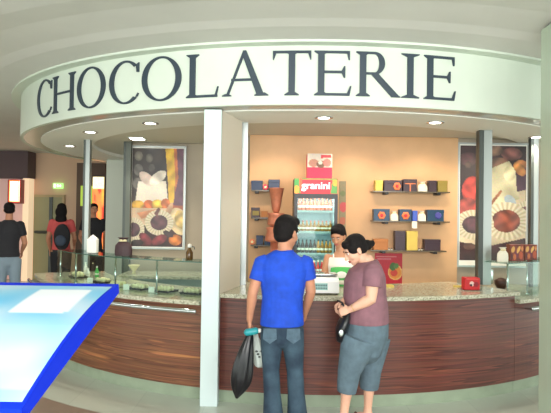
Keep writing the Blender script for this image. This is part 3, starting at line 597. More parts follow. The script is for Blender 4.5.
# scale
a=P(309,298,4.98); sx0=a.x; sx1=P(340,298,4.98).x
t=empty('weighing_scale',((sx0+sx1)/2,5.1,zc0),'white shop weighing scale with grey display on the granite counter','scale')
bm=B(); yy=5.03
v=[(yy,zc0+.012),(yy+.02,zc0+.115),(yy+.07,zc0+.150),(yy+.27,zc0+.150),(yy+.27,zc0+.012)]
A=[bm.verts.new((sx0,y,z)) for y,z in v]; Bv=[bm.verts.new((sx1,y,z)) for y,z in v]; bm.faces.new(A); bm.faces.new(Bv[::-1])
for i in range(5): bm.faces.new((A[i],A[(i+1)%5],Bv[(i+1)%5],Bv[i]))
obj('scale_body',bm,mat('white_enamel',(240,242,240),.4),t,bev=.006)
for fx in (sx0+.02,sx1-.02):
    for fy in (yy+.03,yy+.24): bm=B(); lathe(bm,[(.012,.0005),(.012,.0118)],(fx,fy,zc0),10); obj('foot',bm,M['black'],t)
bm=B(); lathe(bm,[(.03,.1505),(.03,.165),(.03,.166)],((sx0+sx1)/2,yy+.17,zc0),16); box(bm,sx0+.01,sx1-.01,yy+.075,yy+.265,zc0+.1665,zc0+.177); obj('weighing_plate',bm,M['chrome'],t,bev=.003)
bm=B(); box(bm,sx0+.03,sx0+.17,yy-.001,yy+.006,zc0+.04,zc0+.10)
for q in bm.verts: q.co.y+=(q.co.z-zc0-.012)*.19
dsp=obj('display',bm,M['lcd'],t)
bm=B()
for i in range(9): box(bm,sx0+.037+i*.0145,sx0+.046+i*.0145,yy+.003,yy+.006,zc0+.05,zc0+.064); box(bm,sx0+.037+i*.0145,sx0+.046+i*.0145,yy+.006,yy+.009,zc0+.074,zc0+.09)
obj('digit_bars',bm,mat('lcd_ink',(50,90,90),.5),dsp)
# red tin
a=P(465,291,5.45);b=P(480,278,5.45)
t=empty('napkin_box',((a.x+b.x)/2,5.5,zc0),'small red printed box on the granite counter near the broad post','box')
bm=B(); box(bm,a.x,b.x,5.45,5.56,zc0+.008,b.z); obj('box_body',bm,M['red'],t,bev=.004)
picture('printed_face',(a.x+.004,5.4485,b.z-.004),VX,VZ,b.x-a.x-.008,b.z-zc0-.016,24,20,shapes((204,30,36),[('e',.45,.5,.16,.22,0,(240,210,200)),('e',.4,.62,.1,.12,0,(40,30,40)),('e',.75,.55,.18,.25,0,(150,20,40)),('p',[(.05,.05),(.95,.05),(.95,.15),(.05,.15)],(230,90,80))]),M['printbox'],t)
bm=B(); box(bm,a.x-.02,b.x+.02,5.43,5.60,zc0,zc0+.007); obj('saucer_tray',bm,M['chrome'],t,bev=.002)
bm=B(); q=P(457,282,5.9); 
prism(bm,[(q.x-.10,5.70),(q.x+.07,5.66),(q.x+.10,5.76),(q.x-.08,5.78)],zc0,zc0+.012); tag(obj('paper_sheet',bm,M['yellow']),'yellow folded paper lying on the counter behind the red box','paper')
bm=B(); q=P(387,284,5.7); prism(bm,[(q.x-.05,5.60),(q.x+.05,5.60),(q.x+.05,5.7),(q.x-.05,5.7)],zc0,zc0+.02); tag(obj('paper_sheet',bm,M['yellow']),'small yellow pad on the counter beneath the red fruit poster','paper')
bm=B(); lathe(bm,[(.018,0),(.022,.01),(.022,.15),(.02,.155)],K(angR(491,3.3),3.3,zc0),14); tag(obj('steel_canister',bm,M['chrome'],smooth=True),'slim steel canister beside the broad metal post on the counter','canister')
# items on right glass shelf
gz=1.2465
def shelfY(px,R=3.57): a=math.radians(angR(px,R)); return KY-R*math.cos(a)
yy=shelfY(503); bag(498.3,509.5,247.5,gz,'white gathered gift bag on the right glass shelf beside the fruit print boxes',Yf=yy-.02)
fruit=shapes(lambda u,v:[q*(1+.2*rn(u,v,.6)) for q in (128,56,44)],[('e',.2,.3,.13,.2,.4,(226,170,90)),('e',.45,.6,.14,.22,0,(120,50,70)),('e',.62,.3,.1,.24,.5,(236,180,96)),('e',.8,.65,.14,.25,0,(190,84,50)),('e',.33,.75,.12,.18,0,(204,110,60)),('e',.9,.25,.08,.15,0,(220,140,80)),('e',.1,.75,.1,.2,0,(90,40,40))])
def printbox(p0,p1,pt,yy,label):
    a=X(p0,yy);b=X(p1,yy); zt=Z(pt,yy,p0); t=empty('gift_box',((a+b)/2,yy+.05,gz),label,'box','fruit print boxes on the right glass shelf')
    bm=B(); box(bm,a,b,yy,yy+.1,gz,zt); obj('box_body',bm,mat('brown_card',(120,60,44),.4),t,bev=.003); picture('printed_face',(a+.002,yy-.0015,zt-.002),VX,VZ,b-a-.004,zt-gz-.004,40,26,fruit,M['printbox'],t)
printbox(510.5,524,244.5,shelfY(517)-.02,'fruit print box next to the white bag on the right glass shelf')
printbox(525,537.5,244.5,shelfY(531)-.02,'fruit print box at the right end of the right glass shelf')
# trays
def tray(px,py,label,m=M['tray'],w=.22,d=.18,n=(4,2),cm='creamch',card=True,z=.906,R=None,sweet='sweet'):
    Y=CH and None
    # on worktop plane z
    a=P(px,py,1)-Vector((0,0,CH)); k=(z-CH)/a.z; c=Vector((0,0,CH))+a*k
    th=math.atan2(c.x-KX,KY-c.y); ux=Vector((math.cos(th),math.sin(th),0)); uy=Vector((-math.sin(th),math.cos(th),0))
    t=empty('serving_tray',c,label,'tray','serving trays in the left glass display')
    def q(x,y,zz): return c+ux*x+uy*y+Vector((0,0,zz))
    bm=B()
    pts=[(-w/2,-d/2),(w/2,-d/2),(w/2,d/2),(-w/2,d/2)]
    lo=[bm.verts.new(q(x*.9,y*.9,0)) for x,y in pts]; hi=[bm.verts.new(q(x,y,.018)) for x,y in pts]; hi2=[bm.verts.new(q(x*.94,y*.92,.018)) for x,y in pts]; li=[bm.verts.new(q(x*.86,y*.84,.006)) for x,y in pts]
    bm.faces.new(lo[::-1]); bm.faces.new(li)
    for i in range(4):
        j=(i+1)%4; bm.faces.new((lo[i],lo[j],hi[j],hi[i])); bm.faces.new((hi[i],hi[j],hi2[j],hi2[i])); bm.faces.new((hi2[i],hi2[j],li[j],li[i]))
    obj('tray_dish',bm,m,t)
    for i in range(n[0]):
        for j in range(n[1]):
            x=(-.5+(i+.5)/n[0])*w*.80; y=(-.5+(j+.5)/n[1])*d*.62
            bm=B(); r=min(w*.8/n[0],d*.74/n[1])*.54; ball(bm,Vector((0,0,0)),(r,r,r),seg=8)
            o=obj('praline',bm,M[cm],None,True); o.location=q(x,y,.0065+r); tag(o,'cream praline on '+label,'chocolate','pralines: '+label)
    if card:
        bm=B(); p0=q(-w*.36,-d*.62,0); box(bm,p0.x-.03,p0.x+.03,p0.y-.012,p0.y-.008,z,z+.055); tag(obj('price_card',bm,M['whitecloth']),'white price card before '+label,'card')
tray(140,289,'dark tray left of the rod nearest the pillar')
tray(165,291.5,'dark tray right of the rod nearest the pillar')
tray(193,293.5,'dark tray nearest the white pillar',card=False)
tray(118,286,'pale tray beside the corner of the blue board',m=M['whitebag'],card=False)
tray(103,282.5,'dark tray above the corner of the blue board',card=True)
tray(78,277.5,'dark tray at the far left of the display',n=(3,2),card=False)
# things on left glass top & behind
def onring(px,R): a=angR(px,R,255); return K(a,R,gz)
c=onring(92.5,3.56); t=empty('paper_box',c,'white open carton on the left glass top beside the thin post','box'); h=.155
bm=B(); box(bm,c.x-.055,c.x+.055,c.y-.04,c.y+.04,gz,gz+h); obj('carton_body',bm,M['whitecloth'],t,bev=.008)
bm=B(); tube(bm,[(c.x-.03,c.y,gz+h-.002),(c.x+.0,c.y,gz+h+.02),(c.x+.03,c.y+.01,gz+h-.002)],[.02,.028,.02],8); obj('tissue',bm,M['whitecloth'],t,True)
c=onring(122,3.56); bag(114,131,237.5,gz,'dark brown gift bag with pale bow on the left glass top',M['brownbag'],Yf=c.y-.04)
c=onring(189.5,3.56); t=empty('syrup_bottle',c,'brown bottle with white cap on the left glass top near the white pillar','bottle')
bm=B(); lathe(bm,[(.03,.0005),(.034,.01),(.034,.075),(.016,.105),(.014,.12)],c,16); obj('bottle_body',bm,M['bottleglass'],t,True); bm=B(); lathe(bm,[(.017,.1205),(.02,.13),(.018,.15),(.006,.155)],c,12); obj('bottle_cap',bm,M['whitecloth'],t,True); bm=B(); tube(bm,[c+Vector((.014,0,.13)),c+Vector((.045,0,.125)),c+Vector((.048,0,.105))],[.005]*3,8); obj('spout',bm,M['dark'],t,True)
c=Vector((X(135,7.3),7.3,.9055)); bm=B(); lathe(bm,[(.03,0),(.02,.01),(.018,.03),(.07,.10),(.075,.11),(.06,.10),(.01,.045)],c,20); tag(obj('footed_bowl',bm,M['creamch'],smooth=True),'small cream footed bowl on the stone back counter','bowl')
for i,(px,m_,lb) in enumerate(((77,'whitecloth','white bottle standing in the far left of the display'),(97,'greenbag','small green bottle beside the thin post in the display'),(94,'whitecloth','small white bottle beside the green one in the display'))):
    a=angR(px,3.25,265); c=K(a,3.25+.07*(i-1),.9055) if px!=77 else K(-59,3.3,.9055); bottle(c,.16-.03*i,.024,M[m_],M['whitecloth'],lb,None,'squeeze_bottle')
# right low counter bits
q=K(36,3.3,.9055); bm=B(); lathe(bm,[(.05,0),(.09,.012),(.10,.02),(.09,.016),(.01,.008)],q,20); tag(obj('plate',bm,M['black'],smooth=True),'black plate beneath the right glass shelf','plate')
q=K(40,3.25,.9055); bm=B(); lathe(bm,[(.04,0),(.07,.05),(.075,.09),(.06,.10),(.02,.12)],q,16); tag(obj('lidded_jar',bm,M['choc'],smooth=True),'dark rounded jar beneath the fruit print boxes','jar')
# ================================================================ INFO BOARD (near left)
t=empty('info_board',(-.95,1.45,0),'slanted blue edged information board with pale washed out map at lower left','board')
xr,xl=-.5,-1.45
def prof(n=24):
    p0=P(24,409,1.12); p1=P(117,284,1.80)
    return p0,p1
p0,p1=prof(); top=[];bot=[]; N_=24
dirv=(p1-p0); dirv.x=0; L_=dirv.length; dn=dirv.normalized(); up=Vector((0,-dn.z,dn.y))
for i in range(N_+1):
    s=i/N_; base=Vector((0,p0.y,p0.z))+dn*L_*s
    top.append(base+up*(.032*math.sin(PI*s)**.9 if 0<s<1 else base*0)); bot.append(base-up*(.030))
bm=B(); Xa,Xb=xl,xr
ra=[];rb=[]
loop=top+bot[::-1]
A=[bm.verts.new((Xa,v.y,v.z)) for v in loop]; Bv=[bm.verts.new((Xb-.0,v.y,v.z)) for v in loop]
for i in range(len(loop)): j=(i+1)%len(loop); bm.faces.new((A[i],A[j],Bv[j],Bv[i]))
for i in range(N_):
    for V in (A,Bv): bm.faces.new((V[i],V[i+1],V[len(loop)-2-i],V[len(loop)-1-i]))
obj('board_body',bm,M['blue'],t)
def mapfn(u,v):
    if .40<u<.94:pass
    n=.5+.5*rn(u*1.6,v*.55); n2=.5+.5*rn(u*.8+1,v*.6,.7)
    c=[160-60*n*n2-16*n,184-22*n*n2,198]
    # paler rounded rectangle near the far right corner
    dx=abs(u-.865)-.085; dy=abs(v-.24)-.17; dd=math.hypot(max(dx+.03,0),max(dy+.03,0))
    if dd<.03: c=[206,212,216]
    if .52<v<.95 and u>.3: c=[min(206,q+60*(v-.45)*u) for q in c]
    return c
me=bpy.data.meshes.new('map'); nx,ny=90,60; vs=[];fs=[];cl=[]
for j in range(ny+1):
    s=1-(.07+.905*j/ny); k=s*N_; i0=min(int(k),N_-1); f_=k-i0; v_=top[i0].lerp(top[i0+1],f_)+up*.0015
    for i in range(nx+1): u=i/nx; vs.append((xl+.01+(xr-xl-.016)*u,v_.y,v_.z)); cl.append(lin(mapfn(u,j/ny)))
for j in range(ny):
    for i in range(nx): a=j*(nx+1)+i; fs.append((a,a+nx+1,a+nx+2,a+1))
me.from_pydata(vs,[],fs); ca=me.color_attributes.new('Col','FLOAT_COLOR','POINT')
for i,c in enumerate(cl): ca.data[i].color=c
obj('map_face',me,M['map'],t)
bm=B(); box(bm,-1.1,-.85,1.35,1.55,.02,1.36); obj('pedestal',bm,M['metal'],t); bm=B(); box(bm,-1.3,-.65,1.15,1.75,-.011,.0199); obj('base_plate',bm,M['metal'],t)
# ================================================================ MALL BACKGROUND
Yw=13.99
a=P(34,197,Yw);b=P(63,197,Yw)
d=empty('door_1',((a.x+b.x)/2,Yw,0),None,None); d['kind']='structure'
bm=B(); box(bm,a.x,b.x,13.93,13.998,0,a.z); obj('door_leaf',bm,M['door'],d)
bm=B(); q=X(52,Yw); box(bm,q-.04,q+.04,13.90,13.929,0,a.z); obj('door_mullion',bm,M['dark'],d)
bm=B(); z=Z(232,Yw,48); tube(bm,[(a.x+.1,13.88,z),(q-.06,13.88,z)],[.035,.035],8); obj('push_bar',bm,M['dark'],d)
bm=B(); box(bm,a.x-.06,a.x-.001,13.92,13.998,0,a.z+.06); box(bm,b.x+.001,b.x+.06,13.92,13.998,0,a.z+.06); box(bm,a.x-.001,b.x+.001,13.92,13.998,a.z+.001,a.z+.06); obj('door_frame',bm,mat('door_frame_tan',(190,170,130),.6),d)
a=P(53,183,13.9);b=P(62,188.5,13.9)
t=empty('exit_sign',((a.x+b.x)/2,13.9,b.z),'small green lit exit sign above the grey door','sign'); bm=B(); box(bm,a.x,b.x,13.9,13.99,b.z,a.z); obj('sign_box',bm,M['exit'],t)
bm=B(); w=b.x-a.x; h=a.z-b.z
for i,(u0,u1,v0,v1) in enumerate(((.12,.2,.2,.8),(.2,.3,.7,.8),(.2,.28,.45,.55),(.2,.3,.2,.3),(.45,.6,.3,.7),(.7,.88,.45,.55),(.78,.84,.3,.7))): box(bm,a.x+w*u0,a.x+w*u1,13.895,13.8995,b.z+h*v0,b.z+h*v1)
obj('sign_marks',bm,emis('exit_marks',(235,250,225),1.6),t)
a=P(32,217,Yw); bm=B(); box(bm,a.x-.18,a.x-.06,13.95,13.998,Z(235,Yw,30)+.1,Z(235,Yw,30)+.25); tag(obj('wall_switch',bm,M['dark']),'small dark switch on the wall left of the grey door','switch')
# shop at far left
Ys=13.5
t=empty('shop_front',(-6.3,Ys,0),'dark shop bulkhead with lit pink interior at the far left','shop front')
a=P(28,150,Ys); b=P(28,178,Ys); bm=B(); box(bm,-8.5,a.x,Ys,Ys+.45,b.z,3.145); obj('bulkhead',bm,mat('bulkhead_brown',(88,72,76),.6),t)
bm=B(); box(bm,X(20.5,Ys),X(26.5,Ys),Ys+.1,Ys+.4,0,b.z-.001); obj('lit_jamb',bm,M['shopglow'],t)
bm=B(); box(bm,-8.5,X(20.4,Ys),Ys+.40,Ys+.45,0,b.z-.001); obj('shop_back_panel',bm,mat('pink_panel',(236,196,190),.6,emit=(236,190,180),es=.1),t)
a=P(7.5,178.5,Ys-.12);b=P(20,203.5,Ys-.12)
t=empty('neon_sign',((a.x+b.x)/2,Ys,b.z),'small upright lit sign with white glow and red frame at far left','sign')
bm=B(); box(bm,a.x,b.x,Ys-.1,Ys+.3,b.z,a.z-.02); obj('sign_case',bm,mat('red_case',(150,50,50),.5),t)
bm=B(); box(bm,a.x+.05,b.x-.03,Ys-.115,Ys-.101,b.z+.04,a.z-.05); obj('glow_face',bm,M['neonw'],t)
bm=B()
for q in ((a.x+.05,a.x+.07),(b.x-.05,b.x-.03)): box(bm,q[0],q[1],Ys-.13,Ys-.116,b.z+.04,a.z-.05)
for q in ((b.z+.04,b.z+.06),(a.z-.07,a.z-.05)): box(bm,a.x+.071,b.x-.051,Ys-.13,Ys-.116,q[0],q[1])
obj('neon_tube',bm,M['neon'],t)
# dark shop between wall and pillar
Yd=13.4
t=empty('shop_front',(X(88,Yd),Yd,0),'dark shop entrance with orange lit display seen behind the thin post','shop front')
bm=B(); box(bm,X(76,Yd),X(104,Yd),Yd,Yd+.5,0,Z(163,Yd,85)); obj('shop_wall',bm,mat('dark_brown_front',(96,74,62),.6),t)
bm=B(); box(bm,X(81,Yd),X(97,Yd),Yd-.06,Yd-.001,Z(206,Yd,90),Z(186,Yd,90)); obj('green_panel',bm,mat('lime_panel',(168,190,70),.5,emit=(168,196,70),es=.5),t)
def glowpic(u,v):
    k=rn(u*.5,v*.5)
    return (255,236,180) if v<.14 or v>.86 else ((250,120+50*k,60) if k>-.2 else (214,60,40))
M['glowp']=vcmat('orange_display',.5,1.5)
bm=B(); box(bm,X(97.5,Yd),X(110,Yd),Yd-.4,Yd-.1,0,Z(176,Yd,100)); obj('display_case',bm,mat('dark_case',(60,40,30),.5),t)
picture('lit_display',(X(97.8,Yd),Yd-.405,Z(178,Yd,100)),VX,VZ,.26,Z(178,Yd,100)-Z(262,Yd,100),10,70,glowpic,M['glowp'],t)
# ================================================================ PEOPLE
def hand(bm,w,d,pn,side,curl=.5,s=1.0,r=.0085):
    """w wrist, d direction to fingertips, pn palm normal (fingers curl towards it), side = thumb side"""
    d=d.normalized(); pn=(pn-d*pn.dot(d)).normalized(); sd=side-d*side.dot(d)-pn*side.dot(pn); sd.normalize()
    tube(bm,[w-d*.015*s,w+d*.02*s,w+d*.05*s,w+d*.085*s],[(.024*s,.019*s),(.030*s,.017*s),(.040*s,.016*s),(.038*s,.014*s)],12,side=sd)
    for k,(o,l) in enumerate(((.030,.070),(.011,.080),(-.009,.074),(-.028,.058))):
        p=w+d*(.078-.004*abs(k-1))*s+sd*o*s; pts=[p-d*.02*s,p]; dd=d.copy(); ax=d.cross(pn)
        for seg in (.42,.33,.25):
            dd=Matrix.Rotation(curl*.9,3,ax)@dd; p=p+dd*l*seg*s; pts.append(p)
        tube(bm,pts,[r*s,r*s,r*.95*s,r*.9*s,r*.75*s],8,side=sd)
    p=w+d*.025*s+sd*.028*s; d2=(d*.62+sd*.7+pn*.35).normalized(); d3=(d*.9+sd*.15+pn*.5).normalized()
    tube(bm,[p-sd*.012*s,p+d2*.035*s,p+d2*.035*s+d3*.03*s,p+d2*.035*s+d3*.052*s],[.013*s,.0115*s,.010*s,.008*s],8,side=pn)
def head(bm,c,R,s=1.0):
    T=lambda x,y,z:c+R@Vector((x*s,y*s,z*s))
    def b_(p,r): ball(bm,T(*p),tuple(q*s for q in r),R,18)
    b_((0,-.014,.032),(.074,.092,.083)); b_((0,.022,-.02),(.060,.066,.080)); b_((0,.035,-.07),(.042,.045,.036)); b_((0,.058,-.094),(.022,.02,.018))
    b_((0,.070,.028),(.048,.018,.014)); b_((.034,.052,-.03),(.024,.026,.026)); b_((-.034,.052,-.03),(.024,.026,.026)); b_((0,.076,-.066),(.024,.014,.014))
    tube(bm,[T(0,.080,.02),T(0,.094,-.012),T(0,.106,-.034)],[.008*s,.010*s,.012*s],8,side=R@VX); b_((.012,.094,-.036),(.010,.012,.008)); b_((-.012,.094,-.036),(.010,.012,.008))
    for q in (1,-1): b_((q*.076,-.006,-.008),(.010,.018,.031)); b_((q*.072,-.004,-.03),(.008,.010,.012))
def face_parts(par,c,R,s,hairm,lip=True):
    T=lambda x,y,z:c+R@Vector((x*s,y*s,z*s))
    for q in (1,-1):
        bm=B(); ball(bm,T(q*.030,.076,.006),(.010*s,.008*s,.0055*s),R,10); e_=obj('eye',bm,M['eyew'],par,True)
        bm=B(); ball(bm,T(q*.030,.0835,.005),(.0055*s,.003*s,.0055*s),R,8); obj('iris',bm,M['iris'],e_,True)
        bm=B(); tube(bm,[T(q*.015,.089,.022),T(q*.031,.087,.027),T(q*.047,.076,.022)],[.003*s,.004*s,.002*s],6,side=R@VZ); obj('eyebrow',bm,hairm,par,True)
    bm=B(); tube(bm,[T(-.022,.080,-.062),T(-.008,.089,-.058),T(.008,.089,-.058),T(.022,.080,-.062)],[.003*s,.005*s,.005*s,.003*s],8,side=R@VZ); tube(bm,[T(-.018,.081,-.067),T(0,.089,-.069),T(.018,.081,-.067)],[.003*s,.006*s,.003*s],8,side=R@VZ); obj('lips',bm,M['lips'],par,True)
def limb(bm,pts,rad,infl=0,side=VX): tube(bm,pts,[(r[0]+infl,r[1]+infl) if isinstance(r,tuple) else r+infl for r in rad],16,side)
def lerp(a,b,t): return a+(b-a)*t
def person(name,label,J,cfg):
    """J joints; cfg materials, girth and clothing"""
    s=cfg.get('s',1.0); side=cfg['side'].normalized(); fwd=cfg['fwd'].normalized(); vox=cfg.get('vox',.006)
    root=empty(name,(J['pel'].x,J['pel'].y,0),label,'person',cfg.get('group'))
    g=cfg.get('girth',1.0)
    # torso rings (centre,width,depth)
    tor=cfg['torso']
    def torso(bm,infl,i0=0,i1=None,cr=True):
        seg=tor[i0:i1]; tube(bm,[q[0] for q in seg],[(q[1]+infl,q[2]+infl) for q in seg],24,side,closed_round=cr)
    arms=[]
    for k in 'LR':
        sh,el,wr=J['sh'+k],J['el'+k],J['wr'+k]
        arms.append(([sh,lerp(sh,el,.35),lerp(sh,el,.8),el,lerp(el,wr,.25),lerp(el,wr,.7),wr],[r_*cfg.get('armg',1) for r_ in (.054,.048,.042,.040,.041,.031,.025)]))
    legs=[]
    for k in 'LR':
        h,kn,an=J['hp'+k],J['kn'+k],J['an'+k]
        legs.append(([h,lerp(h,kn,.4),lerp(h,kn,.85),kn,lerp(kn,an,.3),lerp(kn,an,.7),an],[r_*cfg.get('legg',1) for r_ in (.086,.080,.060,.057,.058,.042,.036)]))
    bm=B(); torso(bm,-.006)
    for p,r in arms: limb(bm,p,r)
    for p,r in legs: limb(bm,p,r)
    nb,hc=J['nk'],J['hd']; R=cfg['R']; hb=hc+R@Vector((0,-.02,-.07))*cfg.get('hs',1)
    tube(bm,[nb+Vector((0,0,-.04)),nb,hb],[.062,.056*cfg.get('neckg',1),.052*cfg.get('neckg',1)],16,side)
    head(bm,hc,R,cfg.get('hs',1.0))
    for k in 'LR':
        hd=cfg['hand'+k]; hand(bm,J['wr'+k],hd[0],hd[1],hd[2],hd[3],cfg.get('hands',1.0))
    for k in 'LR':
        an=J['an'+k]; ft=cfg['foot'+k].normalized(); z0=an.z
        tube(bm,[an+ft*-.035+Vector((0,0,-z0+.035)),an+ft*.06+Vector((0,0,-z0+.038)),an+ft*.15+Vector((0,0,-z0+.022))],[(.033,.03),(.038,.032),(.036,.016)],12,side=VZ.cross(ft)); tube(bm,[an,an+Vector((0,0,-z0+.04))],[.036,.034],12)
    body=obj('body',remesh(bm,vox,3),cfg['skin'],root,True)
    face_parts(body,hc,R,cfg.get('hs',1.0),cfg['hair'])
    # top
    bm=B(); torso(bm,cfg.get('tinf',.012),cfg.get('top0',0),None,False)
    if cfg.get('sleeve',.6)>0:
        for p,r in arms:
            f=cfg.get('sleeve',.6); end=lerp(p[0],p[3],f); 
            tube(bm,[lerp(p[0],nb,.25),p[0],lerp(p[0],end,.6),end],[.055,.064*cfg.get('slg',1),.062*cfg.get('slg',1),.062*cfg.get('slg',1)],18,side,closed_round=False); ball(bm,p[0],.060*cfg.get('slg',1))
    o=obj('shirt',remesh(bm,vox,5),cfg['top'],root,True)
    if cfg.get('collar'):
        bm=B(); u_=(hb-nb).normalized(); tube(bm,[nb+u_*-.03,nb+u_*.012],[(.080,.076),(.068,.066)],20,side,closed_round=False); obj('collar',bm,cfg['top'],o,True)
    # trousers
    bm=B(); t0=cfg.get('tr1',3); torso(bm,cfg.get('tinf',.008)*.8,0,t0)
    for (p,r),k in zip(legs,'LR'):
        f=cfg.get('leglen',1.0); h,kn,an=p[0],p[3],p[6]
        lr=cfg['legr']; e_=lerp(kn,an,f)
        tube(bm,[h,lerp(h,kn,.4),kn,lerp(kn,e_,.5),e_],lr,20,side,closed_round=False)
    tr=obj('trousers',remesh(bm,vox,5),cfg['bottom'],root,True)
    for k in 'LR':
        an=J['an'+k]; ft=cfg['foot'+k].normalized(); gz_=J.get('gz',0); a_=Vector((an.x,an.y,gz_)); bm=B()
        if cfg.get('sandal'):
            tube(bm,[a_-ft*.05+Vector((0,0,.008)),a_+ft*.07+Vector((0,0,.008)),a_+ft*.19+Vector((0,0,.008))],[(.036,.008),(.042,.008),(.03,.008)],14,side=VZ.cross(ft)); tube(bm,[a_+ft*.1+VZ.cross(ft)*.045+Vector((0,0,.01)),a_+ft*.1+Vector((0,0,.06)),a_+ft*.1-VZ.cross(ft)*.045+Vector((0,0,.01))],[.012,.012,.012],8)
        else:
            tube(bm,[a_-ft*.06+Vector((0,0,.045)),a_+Vector((0,0,.05)),a_+ft*.1+Vector((0,0,.042)),a_+ft*.19+Vector((0,0,.03))],[(.038,.044),(.044,.05),(.048,.042),(.038,.03)],14,side=VZ.cross(ft))
        obj('shoe',bm,cfg.get('shoe',M['shoe']),root,True)
    # hair
    bm=B(); T=lambda x,y,z:hc+R@Vector((x,y,z))*cfg.get('hh',1)
    for p,r in cfg['hairb']: ball(bm,T(*p),tuple(q*cfg.get('hh',1) for q in r),R,18)
    for pts,rad in cfg.get('hairt',[]): tube(bm,[T(*q) for q in pts],rad,12,side)
    obj('hair',remesh(bm,.006,3),cfg['hair'],root,True)
    return root
def hrot(yaw,pitch,roll=0):
    """local +Y is forward; yaw about Z (0 = facing away from camera), pitch down positive"""
    return (Matrix.Rotation(math.radians(yaw),3,'Z')@Matrix.Rotation(math.radians(-pitch),3,'X')@Matrix.Rotation(math.radians(roll),3,'Y'))
def V(*a): return Vector(a)
# ---- man in blue, back to us
Ym=4.50
J=dict(pel=P(281.5,325,Ym),nk=P(285,252,Ym+.0),hd=P(287,233,Ym+.03),shL=P(261.5,263,Ym),shR=P(306,263,Ym),elL=P(252.5,293,Ym-.03),elR=P(311,291,Ym+.02),
 wrL=P(249.5,320,Ym+.02),wrR=P(305,313,Ym+.14),hpL=P(272,329,Ym),hpR=P(292,329,Ym),knL=P(271,370,Ym+.01),knR=P(295,370,Ym+.02),anL=P(275,0,Ym),anR=P(300,0,Ym+.02))
for k in ('anL','anR'): J[k].z=.09
J['anL'].x=X(276,Ym);J['anR'].x=X(300,Ym)
def C_(px,py,Y): return P(px,py,Y)
tor=[(C_(282,335,Ym),.150,.105),(C_(282,325,Ym),.165,.118),(C_(282,312,Ym),.158,.108),(C_(282.5,297,Ym),.152,.098),(C_(283,280,Ym),.175,.112),(C_(284,268,Ym),.190,.112),(C_(284,260,Ym),.180,.095),(C_(284.5,255,Ym),.115,.075),(C_(285,251,Ym),.068,.062)]
man=person('person','man in bright blue polo shirt and jeans standing at the counter, back to us',J,dict(side=VX,fwd=VY,torso=tor,R=hrot(-42,10),skin=M['skin'],hair=M['hair'],hs=1.1,hh=1.12,
 handL=(V(.05,.1,-1),V(1,.2,0),V(0,1,0),.9),handR=(V(-.35,.6,-.75),V(-.6,-.3,-.6),V(-.3,.9,.3),.4),footL=V(-.1,1,0),footR=V(.2,1,0),top=M['poloblue'],bottom=M['jeans'],sleeve=.58,collar=True,top0=1,tr1=4,
 legr=[(.096,.105),(.088,.095),(.068,.07),(.068,.074),(.082,.09)],armg=1.0,
 hairb=[((0,-.020,.045),(.082,.094,.088)),((0,-.036,.012),(.082,.078,.078)),((0,-.050,-.030),(.068,.052,.050)),((0,.035,.090),(.062,.06,.042)),((.068,.01,.025),(.016,.024,.03)),((-.068,.01,.025),(.016,.024,.03))]))
# jean back pockets
for px in (270,293):
    p=P(px,332,Ym); bm=B(); a=p+V(0,-.128,0)
    pl=[(-.05,.05),(.05,.05),(.055,-.03),(0,-.065),(-.055,-.03)]
    f=[bm.verts.new(a+V(x,-.004-abs(x)*-.25,z)) for x,z in pl]; g_=[bm.verts.new(a+V(x,.03,z)) for x,z in pl]
    bm.faces.new(f); bm.faces.new(g_[::-1])
    for i in range(5): bm.faces.new((f[i],f[(i+1)%5],g_[(i+1)%5],g_[i]))
    obj('back_pocket',bm,mat('faded_denim',(78,100,116),.85,noise=.1,scale=30),[c for c in man.children if c.name.startswith('trousers')][0])
# bags and bottle in his left hand
hp=J['wrL']+V(.01,.0,-.085)
t=empty('plastic_bag',hp-V(.06,0,.5),'black plastic carrier bag hanging from the hand of the man in blue','bag')
bm=B(); b0=hp
pts=[b0,b0+V(-.012,-.02,-.06),b0+V(-.035,-.03,-.15),b0+V(-.055,-.03,-.27),b0+V(-.065,-.03,-.38),b0+V(-.085,-.03,-.46),b0+V(-.10,-.03,-.525)]
tube(bm,pts,[(.022,.02),(.032,.026),(.055,.042),(.082,.055),(.088,.058),(.060,.04),(.014,.012)],28,VX)
for v in bm.verts:
    k=(b0.z-v.co.z); ax=math.atan2(v.co.y-b0.y+.03,v.co.x-b0.x+.05+.1*k*.5); f=1+.10*math.sin(ax*7+k*9)+.06*math.sin(ax*13-k*21); cx=b0.x-.05-.08*k
    v.co.x=cx+(v.co.x-cx)*f; v.co.y=b0.y-.03+(v.co.y-b0.y+.03)*f
bagm=obj('bag_body',bm,M['blackbag'],t,True); bagm.modifiers.new('s','SUBSURF').levels=1
bm=B(); tube(bm,[b0+V(-.01,-.02,-.03),b0+V(-.012,.0,.045),b0+V(-.004,.03,-.03)],[.008]*3,8); obj('bag_handle',bm,M['blackbag'],t,True)
t=empty('plastic_bag',hp-V(-.06,0,.3),'translucent white shopping bag with dark print beside the black bag','bag')
bm=B(); w0=hp+V(.035,.05,-.01); pts=[w0,w0+V(.01,0,-.06),w0+V(.03,.0,-.14),w0+V(.045,0,-.22),w0+V(.05,0,-.27)]
tube(bm,pts,[(.012,.01),(.025,.02),(.045,.032),(.060,.036),(.052,.03)],24,VX)
for v in bm.verts:
    k=w0.z-v.co.z; v.co.x+=.006*math.sin(v.co.y*160+k*40); v.co.y+=.006*math.sin(v.co.x*150-k*30)
obj('bag_body',bm,M['clearplastic'],t,True)
bm=B(); 
for i in range(4):
    q=w0+V(.015+.012*i,-.034,-.16-.022*(i%3)); ball(bm,q,(.012,.004,.009),seg=8)
obj('bag_print',bm,M['dark'],t)
t=empty('drink_bottle',hp,'small teal capped water bottle held in the man\'s hand above the bags','bottle')
bm=B(); q=hp+V(.012,-.045,-.005); tube(bm,[q+V(-.035,0,.0),q+V(.03,0,.012)],[.029,.029],16,VZ); obj('bottle_body',bm,M['teal'],t,True)
